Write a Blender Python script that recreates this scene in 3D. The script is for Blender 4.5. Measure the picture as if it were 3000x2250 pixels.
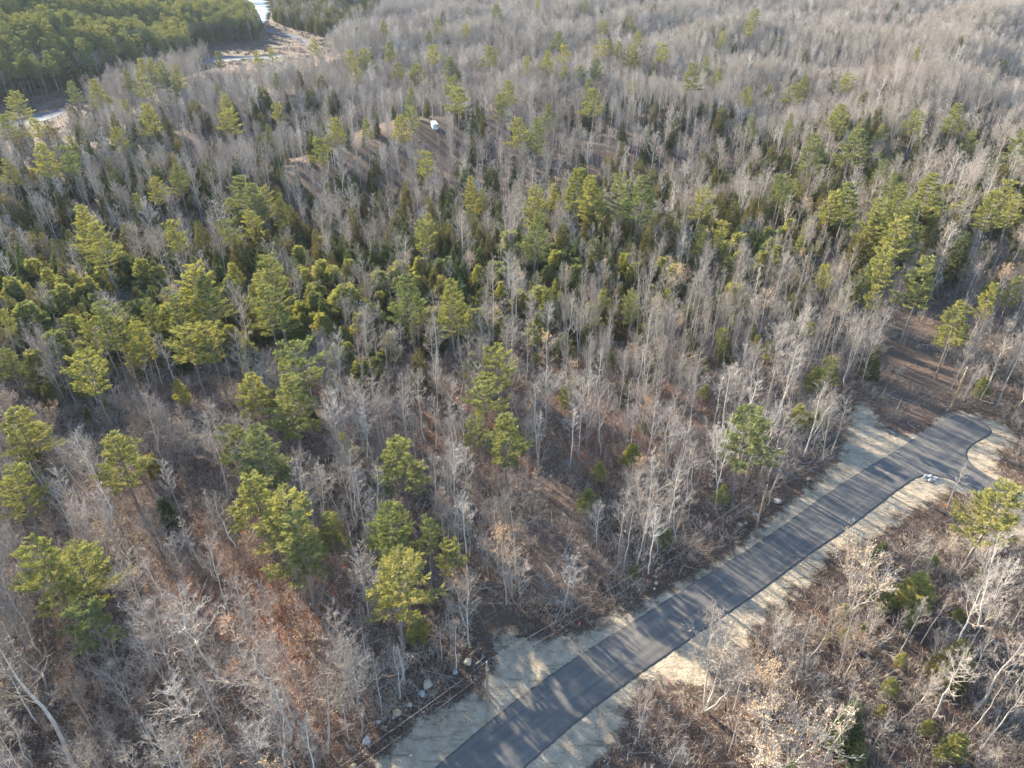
import bpy, math, random
import numpy as np
from mathutils import Vector, Matrix
from mathutils.geometry import tessellate_polygon

for o in list(bpy.data.objects):
    bpy.data.objects.remove(o, do_unlink=True)
scene = bpy.context.scene
COL = scene.collection

# ------------------------------------------------------------------ camera, light, exposure
FPX, PITCH, CAM_H = 2083.0, math.radians(33.0), 80.0       # focal length in photo pixels (3000 wide)
cd = bpy.data.cameras.new('camera')
cam = bpy.data.objects.new('camera', cd); COL.objects.link(cam)
cd.sensor_width = 36.0; cd.lens = 36.0 * FPX / 3000.0
cd.clip_start = 0.5; cd.clip_end = 6000
cam.location = (0, 0, CAM_H); cam.rotation_euler = (math.pi/2 - PITCH, 0, 0)
scene.camera = cam

SUN_ELEV, SUN_AZ = math.radians(17.0), math.radians(130.0)  # azimuth measured from +X, towards the sun
world = bpy.data.worlds.new('World'); scene.world = world; world.use_nodes = True
wn = world.node_tree.nodes; wl = world.node_tree.links
bg = wn['Background']
sky = wn.new('ShaderNodeTexSky'); sky.sky_type = 'NISHITA'; sky.sun_disc = False
sky.sun_elevation = SUN_ELEV; sky.sun_rotation = math.pi/2 - SUN_AZ
sky.air_density = 1.0; sky.dust_density = .4; sky.ozone_density = 2.1; sky.altitude = 100
wl.new(sky.outputs[0], bg.inputs[0]); bg.inputs[1].default_value = 0.095
sl = bpy.data.lights.new('sun', 'SUN'); sl.energy = 5.0; sl.angle = math.radians(0.6); sl.color = (1.0, 0.85, 0.65)
so = bpy.data.objects.new('sun', sl); COL.objects.link(so)
sd = Vector((math.cos(SUN_ELEV)*math.cos(SUN_AZ), math.cos(SUN_ELEV)*math.sin(SUN_AZ), math.sin(SUN_ELEV)))
so.rotation_euler = sd.to_track_quat('Z', 'Y').to_euler(); so.location = (0, 0, 150)
scene.view_settings.view_transform = 'Standard'; scene.view_settings.look = 'None'
scene.view_settings.exposure = 2.6; scene.view_settings.gamma = 1.0
scene.cycles.max_bounces = 6; scene.cycles.diffuse_bounces = 3; scene.cycles.transmission_bounces = 3
scene.cycles.volume_bounces = 2; scene.cycles.transparent_max_bounces = 8
scene.cycles.use_denoising = True

# ------------------------------------------------------------------ photo pixels -> the place
def S(n, x, y):                      # a point read in enlargement n (1..9, 2.212 x) of the photo
    return ([0, 1000, 2000][(n-1) % 3] + x/2.212, [0, 750, 1500][(n-1)//3] + y/2.212)
def ray(p):
    p = np.atleast_2d(np.asarray(p, float))
    x = (p[:, 0]-1500)/FPX; y = -(p[:, 1]-1125)/FPX
    return np.stack([x, np.cos(PITCH)+y*np.sin(PITCH), -np.sin(PITCH)+y*np.cos(PITCH)], 1)
def flat(p, z=0.0):                  # on a level plane
    d = ray(p); t = (z-CAM_H)/d[:, 2]
    return d[:, :2]*t[:, None]
def project(P):
    P = np.atleast_2d(P); x = P[:, 0]; dy = P[:, 1]; dz = P[:, 2]-CAM_H
    dep = dy*math.cos(PITCH)-dz*math.sin(PITCH); up = dy*math.sin(PITCH)+dz*math.cos(PITCH)
    dep = np.where(dep < 1e-3, 1e-3, dep)
    return np.stack([1500+FPX*x/dep, 1125-FPX*up/dep, dep], 1)
V = 1.3562
def VP(*a): return [(x*V, y*V) for x, y in a]

# outlines (photo pixels)
ROAD_PX = [(900, 2560), (1280, 2250), (1352, 2178), (1457, 2088), (1542, 2029), (1633, 1957), (1723, 1902), (1805, 1853), (1904, 1789), (2000, 1728),
 (2090, 1670), (2181, 1620), (2253, 1570), (2344, 1503), (2434, 1435), (2520, 1381), (2606, 1333), (2678, 1283), (2741, 1243), (2773, 1224), (2809, 1213),
 (2850, 1221), (2886, 1240), (2913, 1261), (2900, 1279), (2876, 1288), (2850, 1301), (2834, 1318), (2828, 1338), (2834, 1352), (2868, 1381), (2920, 1408), (2972, 1437),
 (3060, 1490), (3250, 1600), (3150, 1700), (3020, 1560), (2930, 1490), (2880, 1455), (2820, 1422), (2780, 1400), (2732, 1391), (2692, 1394), (2660, 1412), (2597, 1457), (2556, 1500),
 (2497, 1541), (2434, 1584), (2384, 1613), (2325, 1658), (2253, 1717), (2181, 1767), (2113, 1812), (2045, 1857), (2000, 1890), (1904, 1952), (1814, 2020), (1723, 2088), (1633, 2160), (1533, 2250), (1230, 2560)]
SAND_PX = [(640, 2560), (980, 2300), (1068, 2231), (1190, 2110), (1289, 2056), (1389, 2011), (1424, 1925), (1429, 1884), (1443, 1844), (1500, 1826), (1570, 1858), (1651, 1853), (1705, 1834), (1768, 1794), (1836, 1776),
 (1904, 1744), (1967, 1699), (2045, 1668), (2136, 1605), (2199, 1550), (2289, 1473), (2362, 1415), (2440, 1340), (2461, 1283), (2475, 1225), (2502, 1166), (2542, 1170), (2583, 1211),
 (2597, 1252), (2655, 1265), (2700, 1258), (2723, 1240), (2741, 1216), (2769, 1200), (2814, 1200), (2860, 1208), (2904, 1218), (2963, 1245), (3020, 1285), (2950, 1330), (2935, 1375), (3000, 1420), (3120, 1500), (3400, 1620),
 (3300, 1900), (3060, 1640), (2960, 1580), (2900, 1490), (2840, 1460), (2790, 1452), (2770, 1465), (2740, 1490), (2696, 1500), (2651, 1527), (2610, 1559), (2588, 1595), (2466, 1618), (2407, 1699), (2344, 1758), (2289, 1789), (2244, 1848), (2203, 1907),
 (2181, 1934), (2113, 1988), (2068, 2029), (2000, 2035), (1895, 2030), (1872, 2065), (1850, 2110), (1836, 2178), (1768, 2250), (1600, 2560)]
TRACK_PX = [VP((1085, 1375), (1010, 1310), (960, 1265), (930, 1235), (960, 1225), (1010, 1250), (1060, 1290), (1120, 1340)),
            VP((1130, 1290), (1155, 1180), (1150, 1090), (1180, 960), (1155, 860), (1105, 780), (1060, 720), (1110, 740), (1165, 800), (1205, 900), (1220, 1010), (1250, 1130), (1265, 1230), (1210, 1305)),
            VP((1870, 830), (1900, 760), (1915, 700), (1950, 660), (2000, 650), (2060, 670), (2085, 740), (2060, 800), (2085, 850), (2010, 895), (1930, 900))]
LITTER_PX = [VP((1045, 700), (1400, 660), (1500, 700), (1500, 960), (1200, 1000), (1060, 900)), VP((880, 780), (960, 780), (960, 900), (860, 920)),
             VP((480, 1180), (700, 1250), (640, 1500), (500, 1420)), VP((1380, 650), (1520, 660), (1520, 720), (1380, 720))]
BRUSHY_PX = [VP((60, 850), (330, 830), (480, 960), (440, 1180), (380, 1300), (300, 1120), (100, 1000))]

def sdf(poly, x, y):                 # signed distance, negative inside
    a = np.asarray(poly, float); b = np.roll(a, -1, 0)
    d = np.full(x.shape, 1e18); inside = np.zeros(x.shape, bool)
    for (ax, ay), (bx, by) in zip(a, b):
        ex, ey = bx-ax, by-ay; wx, wy = x-ax, y-ay
        t = np.clip((wx*ex+wy*ey)/(ex*ex+ey*ey+1e-12), 0, 1)
        d = np.minimum(d, (wx-ex*t)**2+(wy-ey*t)**2)
        c = (ay > y) != (by > y)
        with np.errstate(divide='ignore', invalid='ignore'):
            inside ^= c & (x < (bx-ax)*(y-ay)/(by-ay+1e-12)+ax)
    d = np.sqrt(d); return np.where(inside, -d, d)
def sm(a, b, x):
    t = np.clip((x-a)/(b-a), 0, 1); return t*t*(3-2*t)

ROAD, SAND = flat(ROAD_PX), flat(SAND_PX)
TRACKS = [flat(p) for p in TRACK_PX]; LITTER = [flat(p) for p in LITTER_PX]; BRUSHY = [flat(p) for p in BRUSHY_PX]
WZ = -14.0
MARSH = flat(VP((-160, 235), (0, 214), (140, 197), (250, 165), (330, 150), (413, 128), (417, 103), (493, 90), (560, 84), (568, 62), (533, 40), (500, 0), (480, -30),
                (640, -30), (590, 5), (592, 50), (640, 64), (700, 80), (745, 84), (720, 112), (650, 130), (600, 150), (540, 158), (440, 160), (400, 163), (330, 168), (250, 192), (190, 224), (205, 262), (180, 290), (60, 318), (-100, 345), (-200, 360)), WZ)
HILL_L = flat(VP((-300, 232), (0, 214), (140, 197), (250, 165), (330, 150), (413, 128), (417, 103), (493, 90), (560, 84), (568, 62), (533, 40), (500, 0), (440, -60), (-700, -60)), WZ)
HILL_R = flat(VP((585, -20), (592, 50), (640, 64), (700, 80), (750, 84), (800, 55), (850, 20), (830, -40), (600, -60)), WZ)
EDGE_PX = VP((-400, 575), (0, 575), (300, 540), (600, 535), (900, 525), (1100, 505), (1400, 490), (1700, 440), (2000, 400), (2300, 385), (2700, 380))
EDGE = flat(EDGE_PX, 8)
def edge_y(x): return np.interp(x, EDGE[:, 0], EDGE[:, 1])

_r = np.random.RandomState(7)
_W = [(_r.uniform(-1, 1, 2)*f, _r.uniform(0, 6.28), a) for f, a in ((.012, 2.2), (.02, 1.6), (.035, 1.0), (.06, .5), (.11, .25), (.16, .15)) for _ in range(3)]
def terrain(x, y):
    x = np.asarray(x, float); y = np.asarray(y, float)
    n = sum(a*np.sin(w[0]*x+w[1]*y+p) for w, p, a in _W)*.45
    near = sm(0, 1, (np.hypot(x-20, (y-75)*1.0)-60)/110.)
    z = n*near + .12*np.sin(x*.21+1)*np.sin(y*.17)
    e = edge_y(x)
    z = z - 11*sm(e-12, e+60, y)
    z = z + 13*sm(380, 950, y)*sm(-60, 350, x-.05*y)
    m = sdf(MARSH, x, y)
    z = z + 6.5*sm(e+20, e+140, y)*(np.sin(x*.031+1.2*np.sin(y*.013)+.8)*np.sin(y*.027+.9*np.sin(x*.011)+2.0)+.45*np.sin(x*.055-y*.04))
    k = sm(60, 0, m); z = z*(1-k) + (WZ)*k
    z = z + 24*sm(0, 190, -sdf(HILL_L, x, y)) + 12*sm(0, 150, -sdf(HILL_R, x, y))
    r = sm(6, 2, sdf(ROAD, x, y)); z = z*(1-r)
    return z
def land(p, h=0.0):                  # photo pixel of a point h above the ground -> world position of its foot
    d = ray(p); h = np.broadcast_to(np.asarray(h, float), (len(d),))
    ts = np.concatenate([np.arange(30, 300, 1.0), np.arange(300, 1500, 4.0)])
    out = np.zeros((len(d), 3))
    for i in range(len(d)):
        q = d[i]/np.linalg.norm(d[i]); X = q[0]*ts; Y = q[1]*ts; Z = CAM_H+q[2]*ts
        g = Z-(terrain(X, Y)+h[i]); k = np.argmax(g < 0) if (g < 0).any() else len(ts)-1
        k = max(k, 1); f = g[k-1]/(g[k-1]-g[k]+1e-9); t = ts[k-1]+(ts[k]-ts[k-1])*min(max(f, 0), 1)
        out[i] = (q[0]*t, q[1]*t, terrain(q[0]*t, q[1]*t))
    return out

# ------------------------------------------------------------------ materials
def mat(name, col, rough=.85, **k):
    m = bpy.data.materials.new(name); m.use_nodes = True
    nt = m.node_tree; b = nt.nodes['Principled BSDF']
    b.inputs['Base Color'].default_value = (*col, 1); b.inputs['Roughness'].default_value = rough
    b.inputs['Specular IOR Level'].default_value = k.get('spec', .25)
    return m, nt, b
def N(nt, t, **k):
    n = nt.nodes.new(t)
    for a, v in k.items():
        if a.startswith('i_'): n.inputs[a[2:].replace('_', ' ')].default_value = v
        else: setattr(n, a, v)
    return n
def ramp(nt, src, stops, interp='LINEAR'):
    r = N(nt, 'ShaderNodeValToRGB'); r.color_ramp.interpolation = interp
    e = r.color_ramp.elements
    while len(e) < len(stops): e.new(.5)
    for i, (p, c) in enumerate(stops): e[i].position = p; e[i].color = (*c, 1)
    nt.links.new(src, r.inputs[0]); return r.outputs[0]
def mixc(nt, f, a, b, mode='MIX'):
    m = N(nt, 'ShaderNodeMix', data_type='RGBA', blend_type=mode)
    if isinstance(f, float): m.inputs[0].default_value = f
    else: nt.links.new(f, m.inputs[0])
    for s, v in ((6, a), (7, b)):
        if isinstance(v, tuple): m.inputs[s].default_value = (*v, 1)
        else: nt.links.new(v, m.inputs[s])
    return m.outputs[2]
def noise(nt, scale, detail=4, rough=.6, vec=None, dim='3D'):
    n = N(nt, 'ShaderNodeTexNoise', noise_dimensions=dim); n.inputs['Scale'].default_value = scale
    n.inputs['Detail'].default_value = detail; n.inputs['Roughness'].default_value = rough
    if vec is not None: nt.links.new(vec, n.inputs['Vector'])
    return n.outputs['Fac']
def varied(name, stops, nscale=1.5, rough=.85, trans=0.0, nstops=((.3, (.72, .72, .72)), (.7, (1.25, 1.25, 1.25)))):
    m, nt, b = mat(name, stops[0][1], rough)
    oi = N(nt, 'ShaderNodeObjectInfo'); c = ramp(nt, oi.outputs['Random'], stops)
    tc = N(nt, 'ShaderNodeTexCoord'); n = noise(nt, nscale, 3, .6, tc.outputs['Object'])
    c = mixc(nt, 1.0, c, ramp(nt, n, nstops), 'MULTIPLY')
    nt.links.new(c, b.inputs['Base Color'])
    if trans:
        t = N(nt, 'ShaderNodeBsdfTranslucent'); nt.links.new(mixc(nt, 1.0, c, (1.25, 1.2, .6), 'MULTIPLY'), t.inputs[0])
        mx = N(nt, 'ShaderNodeMixShader'); mx.inputs[0].default_value = trans
        nt.links.new(b.outputs[0], mx.inputs[1]); nt.links.new(t.outputs[0], mx.inputs[2])
        nt.links.new(mx.outputs[0], nt.nodes['Material Output'].inputs[0])
    return m
M = {}
M['bark'] = varied('pale_bark', [(0, (.24, .215, .19)), (.35, (.42, .40, .37)), (.7, (.33, .305, .27)), (1, (.62, .60, .57))], 3.0)
M['twig'] = varied('twig_bark', [(0, (.17, .145, .12)), (.25, (.29, .255, .22)), (.5, (.38, .345, .305)), (.75, (.27, .225, .19)), (1, (.48, .45, .41))], .6)
M['pinebark'] = varied('pine_bark', [(0, (.16, .135, .12)), (1, (.24, .21, .19))], 3.0)
M['pine'] = varied('pine_needles', [(0, (.19, .215, .075)), (.3, (.32, .31, .105)), (.6, (.22, .24, .10)), (.8, (.17, .20, .09)), (1, (.33, .31, .105))], 1.1, trans=.22, nstops=((.36, (.5, .55, .55)), (.64, (1.3, 1.25, 1.2))))
M['cedar'] = varied('cedar_sprays', [(0, (.085, .085, .03)), (.5, (.13, .115, .035)), (1, (.06, .075, .03))], .8, trans=.2)
M['fir'] = varied('fir_needles', [(0, (.045, .07, .03)), (.6, (.09, .115, .035)), (1, (.06, .09, .04))], .8, trans=.2)
M['young'] = varied('young_pine_needles', [(0, (.24, .265, .09)), (.5, (.35, .34, .13)), (1, (.20, .235, .10))], 1.2, trans=.25, nstops=((.36, (.6, .62, .6)), (.64, (1.3, 1.25, 1.2))))
M['russet'] = varied('dry_leaves', [(0, (.40, .25, .17)), (.4, (.50, .37, .28)), (.8, (.52, .43, .35)), (1, (.42, .21, .12))], 6.0, trans=.35, nstops=((.3, (.6, .6, .6)), (.7, (1.4, 1.3, 1.2))))
M['litter'] = varied('fallen_leaves', [(0, (.22, .12, .08)), (.5, (.33, .20, .14)), (1, (.40, .28, .21))], 3.0, nstops=((.3, (.5, .5, .5)), (.7, (1.5, 1.5, 1.5))))
M['deadwood'] = varied('dead_wood', [(0, (.17, .14, .12)), (.5, (.26, .23, .20)), (1, (.42, .39, .36))], 3.0)

# ------------------------------------------------------------------ mesh helpers
def build_mesh(name, verts, faces, mats, midx=None, smooth=False):
    """faces: list of (F,k) int arrays"""
    me = bpy.data.meshes.new(name)
    verts = np.asarray(verts, np.float32)
    tot = np.concatenate([np.full(len(f), f.shape[1], np.int32) for f in faces])
    li = np.concatenate([np.asarray(f, np.int32).ravel() for f in faces])
    me.vertices.add(len(verts)); me.vertices.foreach_set('co', verts.ravel())
    me.loops.add(len(li)); me.loops.foreach_set('vertex_index', li)
    me.polygons.add(len(tot)); me.polygons.foreach_set('loop_start', np.concatenate([[0], np.cumsum(tot)[:-1]]).astype(np.int32))
    if midx is not None: me.polygons.foreach_set('material_index', np.asarray(midx, np.int32))
    if smooth: me.polygons.foreach_set('use_smooth', np.ones(len(tot), bool))
    for m in mats: me.materials.append(m)
    me.update(calc_edges=True); me.validate()
    return me
class Bag:
    def __init__(s): s.v = []; s.f = []; s.m = []; s.n = 0
    def add(s, v, f, m=0):
        s.v.append(v); s.f.append(f+s.n); s.m.append(np.full(len(f), m)); s.n += len(v)
    def tubes(s, P, R, n, m=0):      # P (B,K,3) R (B,K)
        P = np.asarray(P, float); R = np.asarray(R, float)
        if P.ndim == 2: P = P[None]; R = R[None]
        B, K, _ = P.shape
        T = np.gradient(P, axis=1); T /= np.linalg.norm(T, axis=2, keepdims=True)+1e-9
        up = np.where(np.abs(T[..., 2:3]) > .9, np.array([1., 0, 0]), np.array([0, 0, 1.]))
        A = np.cross(T, up); A /= np.linalg.norm(A, axis=2, keepdims=True)+1e-9; C = np.cross(T, A)
        a = np.arange(n)*2*np.pi/n
        ring = P[:, :, None]+R[:, :, None, None]*(A[:, :, None]*np.cos(a)[:, None]+C[:, :, None]*np.sin(a)[:, None])
        v = ring.reshape(-1, 3); i = np.arange(B*K*n).reshape(B, K, n)
        q = np.stack([i[:, :-1], np.roll(i, -1, 2)[:, :-1], np.roll(i, -1, 2)[:, 1:], i[:, 1:]], -1).reshape(-1, 4)
        s.add(v, q, m)
    def blades(s, P, D, L, W, rng, m=0):   # thin triangles from P along D
        D = D/(np.linalg.norm(D, axis=1, keepdims=True)+1e-9)
        q = rng.normal(size=D.shape); A = np.cross(D, q); A /= np.linalg.norm(A, axis=1, keepdims=True)+1e-9
        W = np.broadcast_to(W, (len(P),))[:, None]; L = np.broadcast_to(L, (len(P),))[:, None]
        mid = P+D*L*.45
        v = np.stack([P, mid+A*W*.5, P+D*L, mid-A*W*.5], 1).reshape(-1, 3)
        s.add(v, np.arange(len(v)).reshape(-1, 4), m)
    def mesh(s, name, mats, smooth=False):
        return build_mesh(name, np.concatenate(s.v), [f for f in s.f], mats, np.concatenate(s.m), smooth)

def unit(az, el): return np.stack([np.cos(az)*np.cos(el), np.sin(az)*np.cos(el), np.sin(el)], -1)

def bare_tree(seed, H=15., spread=2.8, clear=.45, nb=22, sub=6, tw=4, twr=.010, bush=0, leaves=0, fork=False, far=False, wob=1.0):
    r = np.random.RandomState(seed); T = Bag(); C = Bag()
    K = 9; t = np.linspace(0, 1, K)
    w = np.cumsum(r.normal(0, .11*wob, (K, 2)), 0)*H/15.; w -= w[0]
    trunk = np.stack([w[:, 0], w[:, 1], t*H*.93], 1); r0 = .0062*H+.02
    stems = [(trunk, (1-t)**.8*r0+.012)]
    if fork:
        for k in range(1 if not bush else bush):
            s = r.uniform(.18, .5) if not bush else r.uniform(0, .08); i = int(s*(K-1)); base = trunk[i]
            az = r.uniform(0, 6.28); tt = np.linspace(0, 1, K)
            reach = spread*(.7 if not bush else 1.0)*r.uniform(.6, 1.2)
            p = base+np.stack([np.cos(az)*reach*tt**.8, np.sin(az)*reach*tt**.8, tt*(H*.9-base[2])*r.uniform(.8, 1)], 1)
            p[1:, :2] += np.cumsum(r.normal(0, .12, (K-1, 2)), 0)
            stems.append((p, ((1-tt)**.8)*r0*(1-s)*.8+.012))
    for p, rr in stems: T.tubes(p, rr, 5 if far else 7)
    B0, Bd, Bl, Br = [], [], [], []
    for p, rr in stems:
        n = nb if len(stems) == 1 else int(nb*.75)
        for i in range(n):
            f = clear+(1-clear)*((i+r.uniform(0, 1))/n)**.9; f = min(f, .985)
            k = f*(K-1); a = int(k); b0 = p[a]+(p[min(a+1, K-1)]-p[a])*(k-a)
            L = spread*(1.15-.85*(f-clear)/(1-clear))*r.uniform(.55, 1.15)
            if r.rand() < .15: L *= 1.4
            B0.append(b0); Bl.append(L); Bd.append((i*2.4+r.uniform(-.5, .5), math.radians(r.uniform(22, 58)))); Br.append(min(rr[a]*.55, .012*L+.012))
        if clear > .3:               # a few dead stubs low down
            for i in range(4):
                f = r.uniform(.15, clear); a = int(f*(K-1)); B0.append(p[a]+(p[a+1]-p[a])*(f*(K-1)-a)); Bl.append(spread*r.uniform(.2, .5))
                Bd.append((r.uniform(0, 6.28), math.radians(r.uniform(-5, 40)))); Br.append(.014)
    B0 = np.array(B0); Bd = np.array(Bd); Bl = np.array(Bl); Br = np.array(Br)
    KB = 5; s = np.linspace(0, 1, KB); nB = len(B0)
    def curve(P0, az, el, L, K, lift, jit):
        s = np.linspace(0, 1, K); d = unit(az, el); p = P0[:, None]+d[:, None]*L[:, None, None]*s[:, None]
        p[:, :, 2] += lift*L[:, None]*s**2
        j = np.cumsum(r.normal(0, jit, p.shape), 1)*L[:, None, None]; j[:, 0] = 0; return p+j
    P1 = curve(B0, Bd[:, 0], Bd[:, 1], Bl, KB, .25, .035)
    C.tubes(P1, Br[:, None]*(1-.75*s), 4 if not far else 3)
    # second order
    n2 = nB*sub; bi = np.repeat(np.arange(nB), sub); f = r.uniform(.22, 1, n2)*(KB-1)-1e-4; a = f.astype(int)
    b0 = P1[bi, a]+(P1[bi, a+1]-P1[bi, a])*(f-a)[:, None]
    az2 = Bd[bi, 0]+r.choice([-1, 1], n2)*r.uniform(.3, 1.2, n2); el2 = Bd[bi, 1]+r.uniform(-.35, .6, n2)
    L2 = Bl[bi]*r.uniform(.22, .5, n2)
    P2 = curve(b0, az2, el2, L2, 3, .2, .06); C.tubes(P2, np.repeat((Br[bi]*.42+.003)[:, None], 3, 1)*np.array([1, .75, .4]), 3)
    # twigs
    n3 = n2*tw; ci = np.repeat(np.arange(n2), tw); f = r.uniform(.15, 1, n3)*2-1e-4; a = f.astype(int)
    c0 = P2[ci, a]+(P2[ci, a+1]-P2[ci, a])*(f-a)[:, None]
    az3 = az2[ci]+r.normal(0, .8, n3); el3 = el2[ci]+r.normal(.1, .5, n3); L3 = L2[ci]*r.uniform(.3, .8, n3)+.12
    d3 = unit(az3, el3); C.blades(c0, d3, L3, twr*2.6, r)
    n4 = n3*2; di = np.repeat(np.arange(n3), 2); e0 = c0[di]+d3[di]*(L3[di]*r.uniform(.2, .8, n4))[:, None]
    C.blades(e0, d3[di]+r.normal(0, .55, (n4, 3)), L3[di]*r.uniform(.4, .8, n4), twr*1.8, r)
    mats = [M['twig']]
    if leaves:
        k = r.randint(0, n4, leaves); q = e0[k]+r.normal(0, .12, (leaves, 3))
        C.blades(q, r.normal(size=(leaves, 3))+np.array([0, 0, -.5]), r.uniform(.10, .18, leaves), .11, r, 1); mats.append(M['russet'])
    return T, C, [M['bark']], mats

def pine(seed, H=20., R=4.2, base=.38, nw=15, per=5, dens=1.0, droop=.0, irregular=.45, round_=.5, mt='pine', up=.35, bl=.42, bw=.055, pw=.62):
    r = np.random.RandomState(seed); T = Bag(); C = Bag(); K = 8; t = np.linspace(0, 1, K)
    w = np.cumsum(r.normal(0, .12, (K, 2)), 0); w[0] = 0
    tr = np.stack([w[:, 0], w[:, 1], t*H*.98], 1); T.tubes(tr, (1-t)**.85*(.0115*H)+.02, 8)
    at = lambda f: np.array([np.interp(f, t, tr[:, c]) for c in range(3)])
    P, D = [], []
    side = r.uniform(0, 6.28)
    if base > .25:                   # dead limbs under the crown
        for i in range(16):
            f = r.uniform(base*.45, base*1.05); L = R*r.uniform(.2, .6); az = r.uniform(0, 6.28); s = np.linspace(0, 1, 4)
            q = at(f)+np.stack([np.cos(az)*L*s, np.sin(az)*L*s, L*(.05*s-.12*s**2)], 1)+np.cumsum(r.normal(0, .04, (4, 3)), 0); T.tubes(q, .028*(1-.7*s)+.004, 4)
            for _ in range(3): T.tubes(q[2]+np.outer(np.linspace(0, 1, 3), r.normal(0, .5, 3)), np.array([.012, .008, .004]), 3)
    for i in range(nw):
        f = base+(1-base)*(i+.2)/nw; u = (f-base)/(1-base)
        prof = (1-u)**pw*(.55+.45*min(1, u*3.0+round_*.8)) + .05
        n = per if u < .85 else 4
        big = r.uniform(1-irregular*.5, 1.12)
        for j in range(n):
            az = j*2*np.pi/n+r.uniform(0, .9)+i*1.1
            L = R*prof*big*r.uniform(1-irregular, 1.1)*(1+.18*math.cos(az-side))
            if r.rand() < .10: L *= .35
            s = np.linspace(0, 1, 5); el = r.uniform(-.05, .25)+up*u
            p = at(f)+np.stack([np.cos(az)*L*s*math.cos(el), np.sin(az)*L*s*math.cos(el), L*(s*math.sin(el)+up*.5*s**2-droop*s)], 1)
            T.tubes(p, (.012*L+.012)*(1-.7*s), 4)
            npl = max(2, int(L*1.8*dens+.5))
            for c in range(npl):
                q = min(1., (.34+.66*(c+r.uniform(.3, 1))/npl)); fr = q*4-1e-4; a = min(int(fr), 3); b0 = p[a]+(p[a+1]-p[a])*(fr-a)
                for sg in ((-1, 1) if c < npl-1 else (-1, 0, 1)):
                    la = az+sg*r.uniform(.45, .95); ln = (.62+.42*L*.3)*(1.2-.55*q)*r.uniform(.75, 1.25)*bl/.42
                    dd = np.array([math.cos(la), math.sin(la), r.uniform(.12, .5)+up*.4]); dd /= np.linalg.norm(dd)
                    P.append(b0); D.append(dd*ln*1.35)
    P = np.array(P); D = np.array(D); ln = np.linalg.norm(D, axis=1, keepdims=True)
    T.tubes(P[:, None]+D[:, None]*np.array([0, .9])[None, :, None], np.tile(np.array([.014, .006]), (len(P), 1)), 3)
    nb_ = 44; k = np.repeat(np.arange(len(P)), nb_); s = r.uniform(.12, 1.0, len(k))[:, None]
    p0 = P[k]+D[k]*s+r.normal(0, .055, (len(k), 3)); d0 = D[k]/ln[k]*.85+r.normal(0, .55, (len(k), 3)); d0[:, 2] += .18
    C.blades(p0, d0, bl*.72*r.uniform(.6, 1.2, len(k)), bw*1.6, r)
    return T, C, [M['pinebark']], [M[mt]]

def cone(seed, H=11., R=2.4, base=.08, n=900, pw=.8, egg=.25, mt='cedar', droop=-.1, blen=.45, bw=.07, lay=0):
    r = np.random.RandomState(seed); T = Bag(); C = Bag(); K = 6; t = np.linspace(0, 1, K)
    w = np.cumsum(r.normal(0, .06, (K, 2)), 0); w[0] = 0
    tr = np.stack([w[:, 0], w[:, 1], t*H*.97], 1); T.tubes(tr, (1-t)*.013*H+.015, 22, 1)
    u = 1-np.sqrt(r.uniform(0.0, 1, n))*.999; az = r.uniform(0, 6.28, n)
    if lay: u = (np.floor(u*lay)+r.beta(1.2, 3, n))/lay
    lump = 1+.18*np.sin(az*3+u*9+seed)+.12*np.sin(az*5-u*17)+.12*np.sin(u*31+az*2)
    rad = R*((1-u)**pw)*(1-egg*np.exp(-u*9))*lump*(.45+.55*r.uniform(0, 1, n)**.5)
    z = base*H+u*(1-base)*H
    P = np.stack([np.cos(az)*rad+np.interp(z/H, t, tr[:, 0]), np.sin(az)*rad+np.interp(z/H, t, tr[:, 1]), z+rad*droop], 1)
    D = np.stack([np.cos(az), np.sin(az), np.full(n, .55+droop*2)], 1)
    k = np.repeat(np.arange(n), 10)
    C.blades(P[k]+r.normal(0, .13, (len(k), 3)), D[k]+r.normal(0, .6, (len(k), 3)), blen*r.uniform(.5, 1.2, len(k)), bw*1.5, r)
    m = max(20, n//14); q = r.randint(0, n, m)
    s = np.linspace(0, 1, 3); Q = np.stack([np.interp(P[q, 2]/H*.96, t, tr[:, 0]), np.interp(P[q, 2]/H*.96, t, tr[:, 1]), np.maximum(P[q, 2]-.3, .1)], 1)
    T.tubes(Q[:, None]+(P[q]-Q)[:, None]*s[:, None], np.tile(np.array([.03, .02, .008]), (m, 1)), 3)
    return T, C, [M['pinebark']], [M[mt]]

KINDS = {}
def add_kind(key, trees):
    L = []
    for i, (T, C, mt, mc) in enumerate(trees):
        tm = T.mesh(f'{key}_trunk', mt, True); cm = C.mesh(f'{key}_crown', mc)
        J = Bag(); J.v = T.v+C.v; J.f = list(T.f)+[f+T.n for f in C.f]; J.m = list(T.m)+[m+1 for m in C.m]
        jm = J.mesh(f'{key}_whole', mt+mc)
        H = float(max(v[:, 2].max() for v in T.v)); allc = np.concatenate(C.v); W = float(np.percentile(np.hypot(allc[:, 0], allc[:, 1]), 95)*2)
        L.append(dict(trunk=tm, crown=cm, joined=jm, H=H, W=W))
    KINDS[key] = L
rs = lambda k: k
add_kind('bare', [bare_tree(1, 15, 2.3, .45), bare_tree(2, 17, 2.6, .5, nb=24), bare_tree(3, 14, 3.1, .35, fork=True, nb=24), bare_tree(4, 16, 2.0, .55, nb=20),
                  bare_tree(5, 15, 3.4, .38, nb=26, fork=True, wob=1.5), bare_tree(6, 13, 1.7, .5, nb=18), bare_tree(7, 18, 2.9, .5, nb=26), bare_tree(8, 16, 2.6, .4, nb=22, wob=1.6)])
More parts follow.
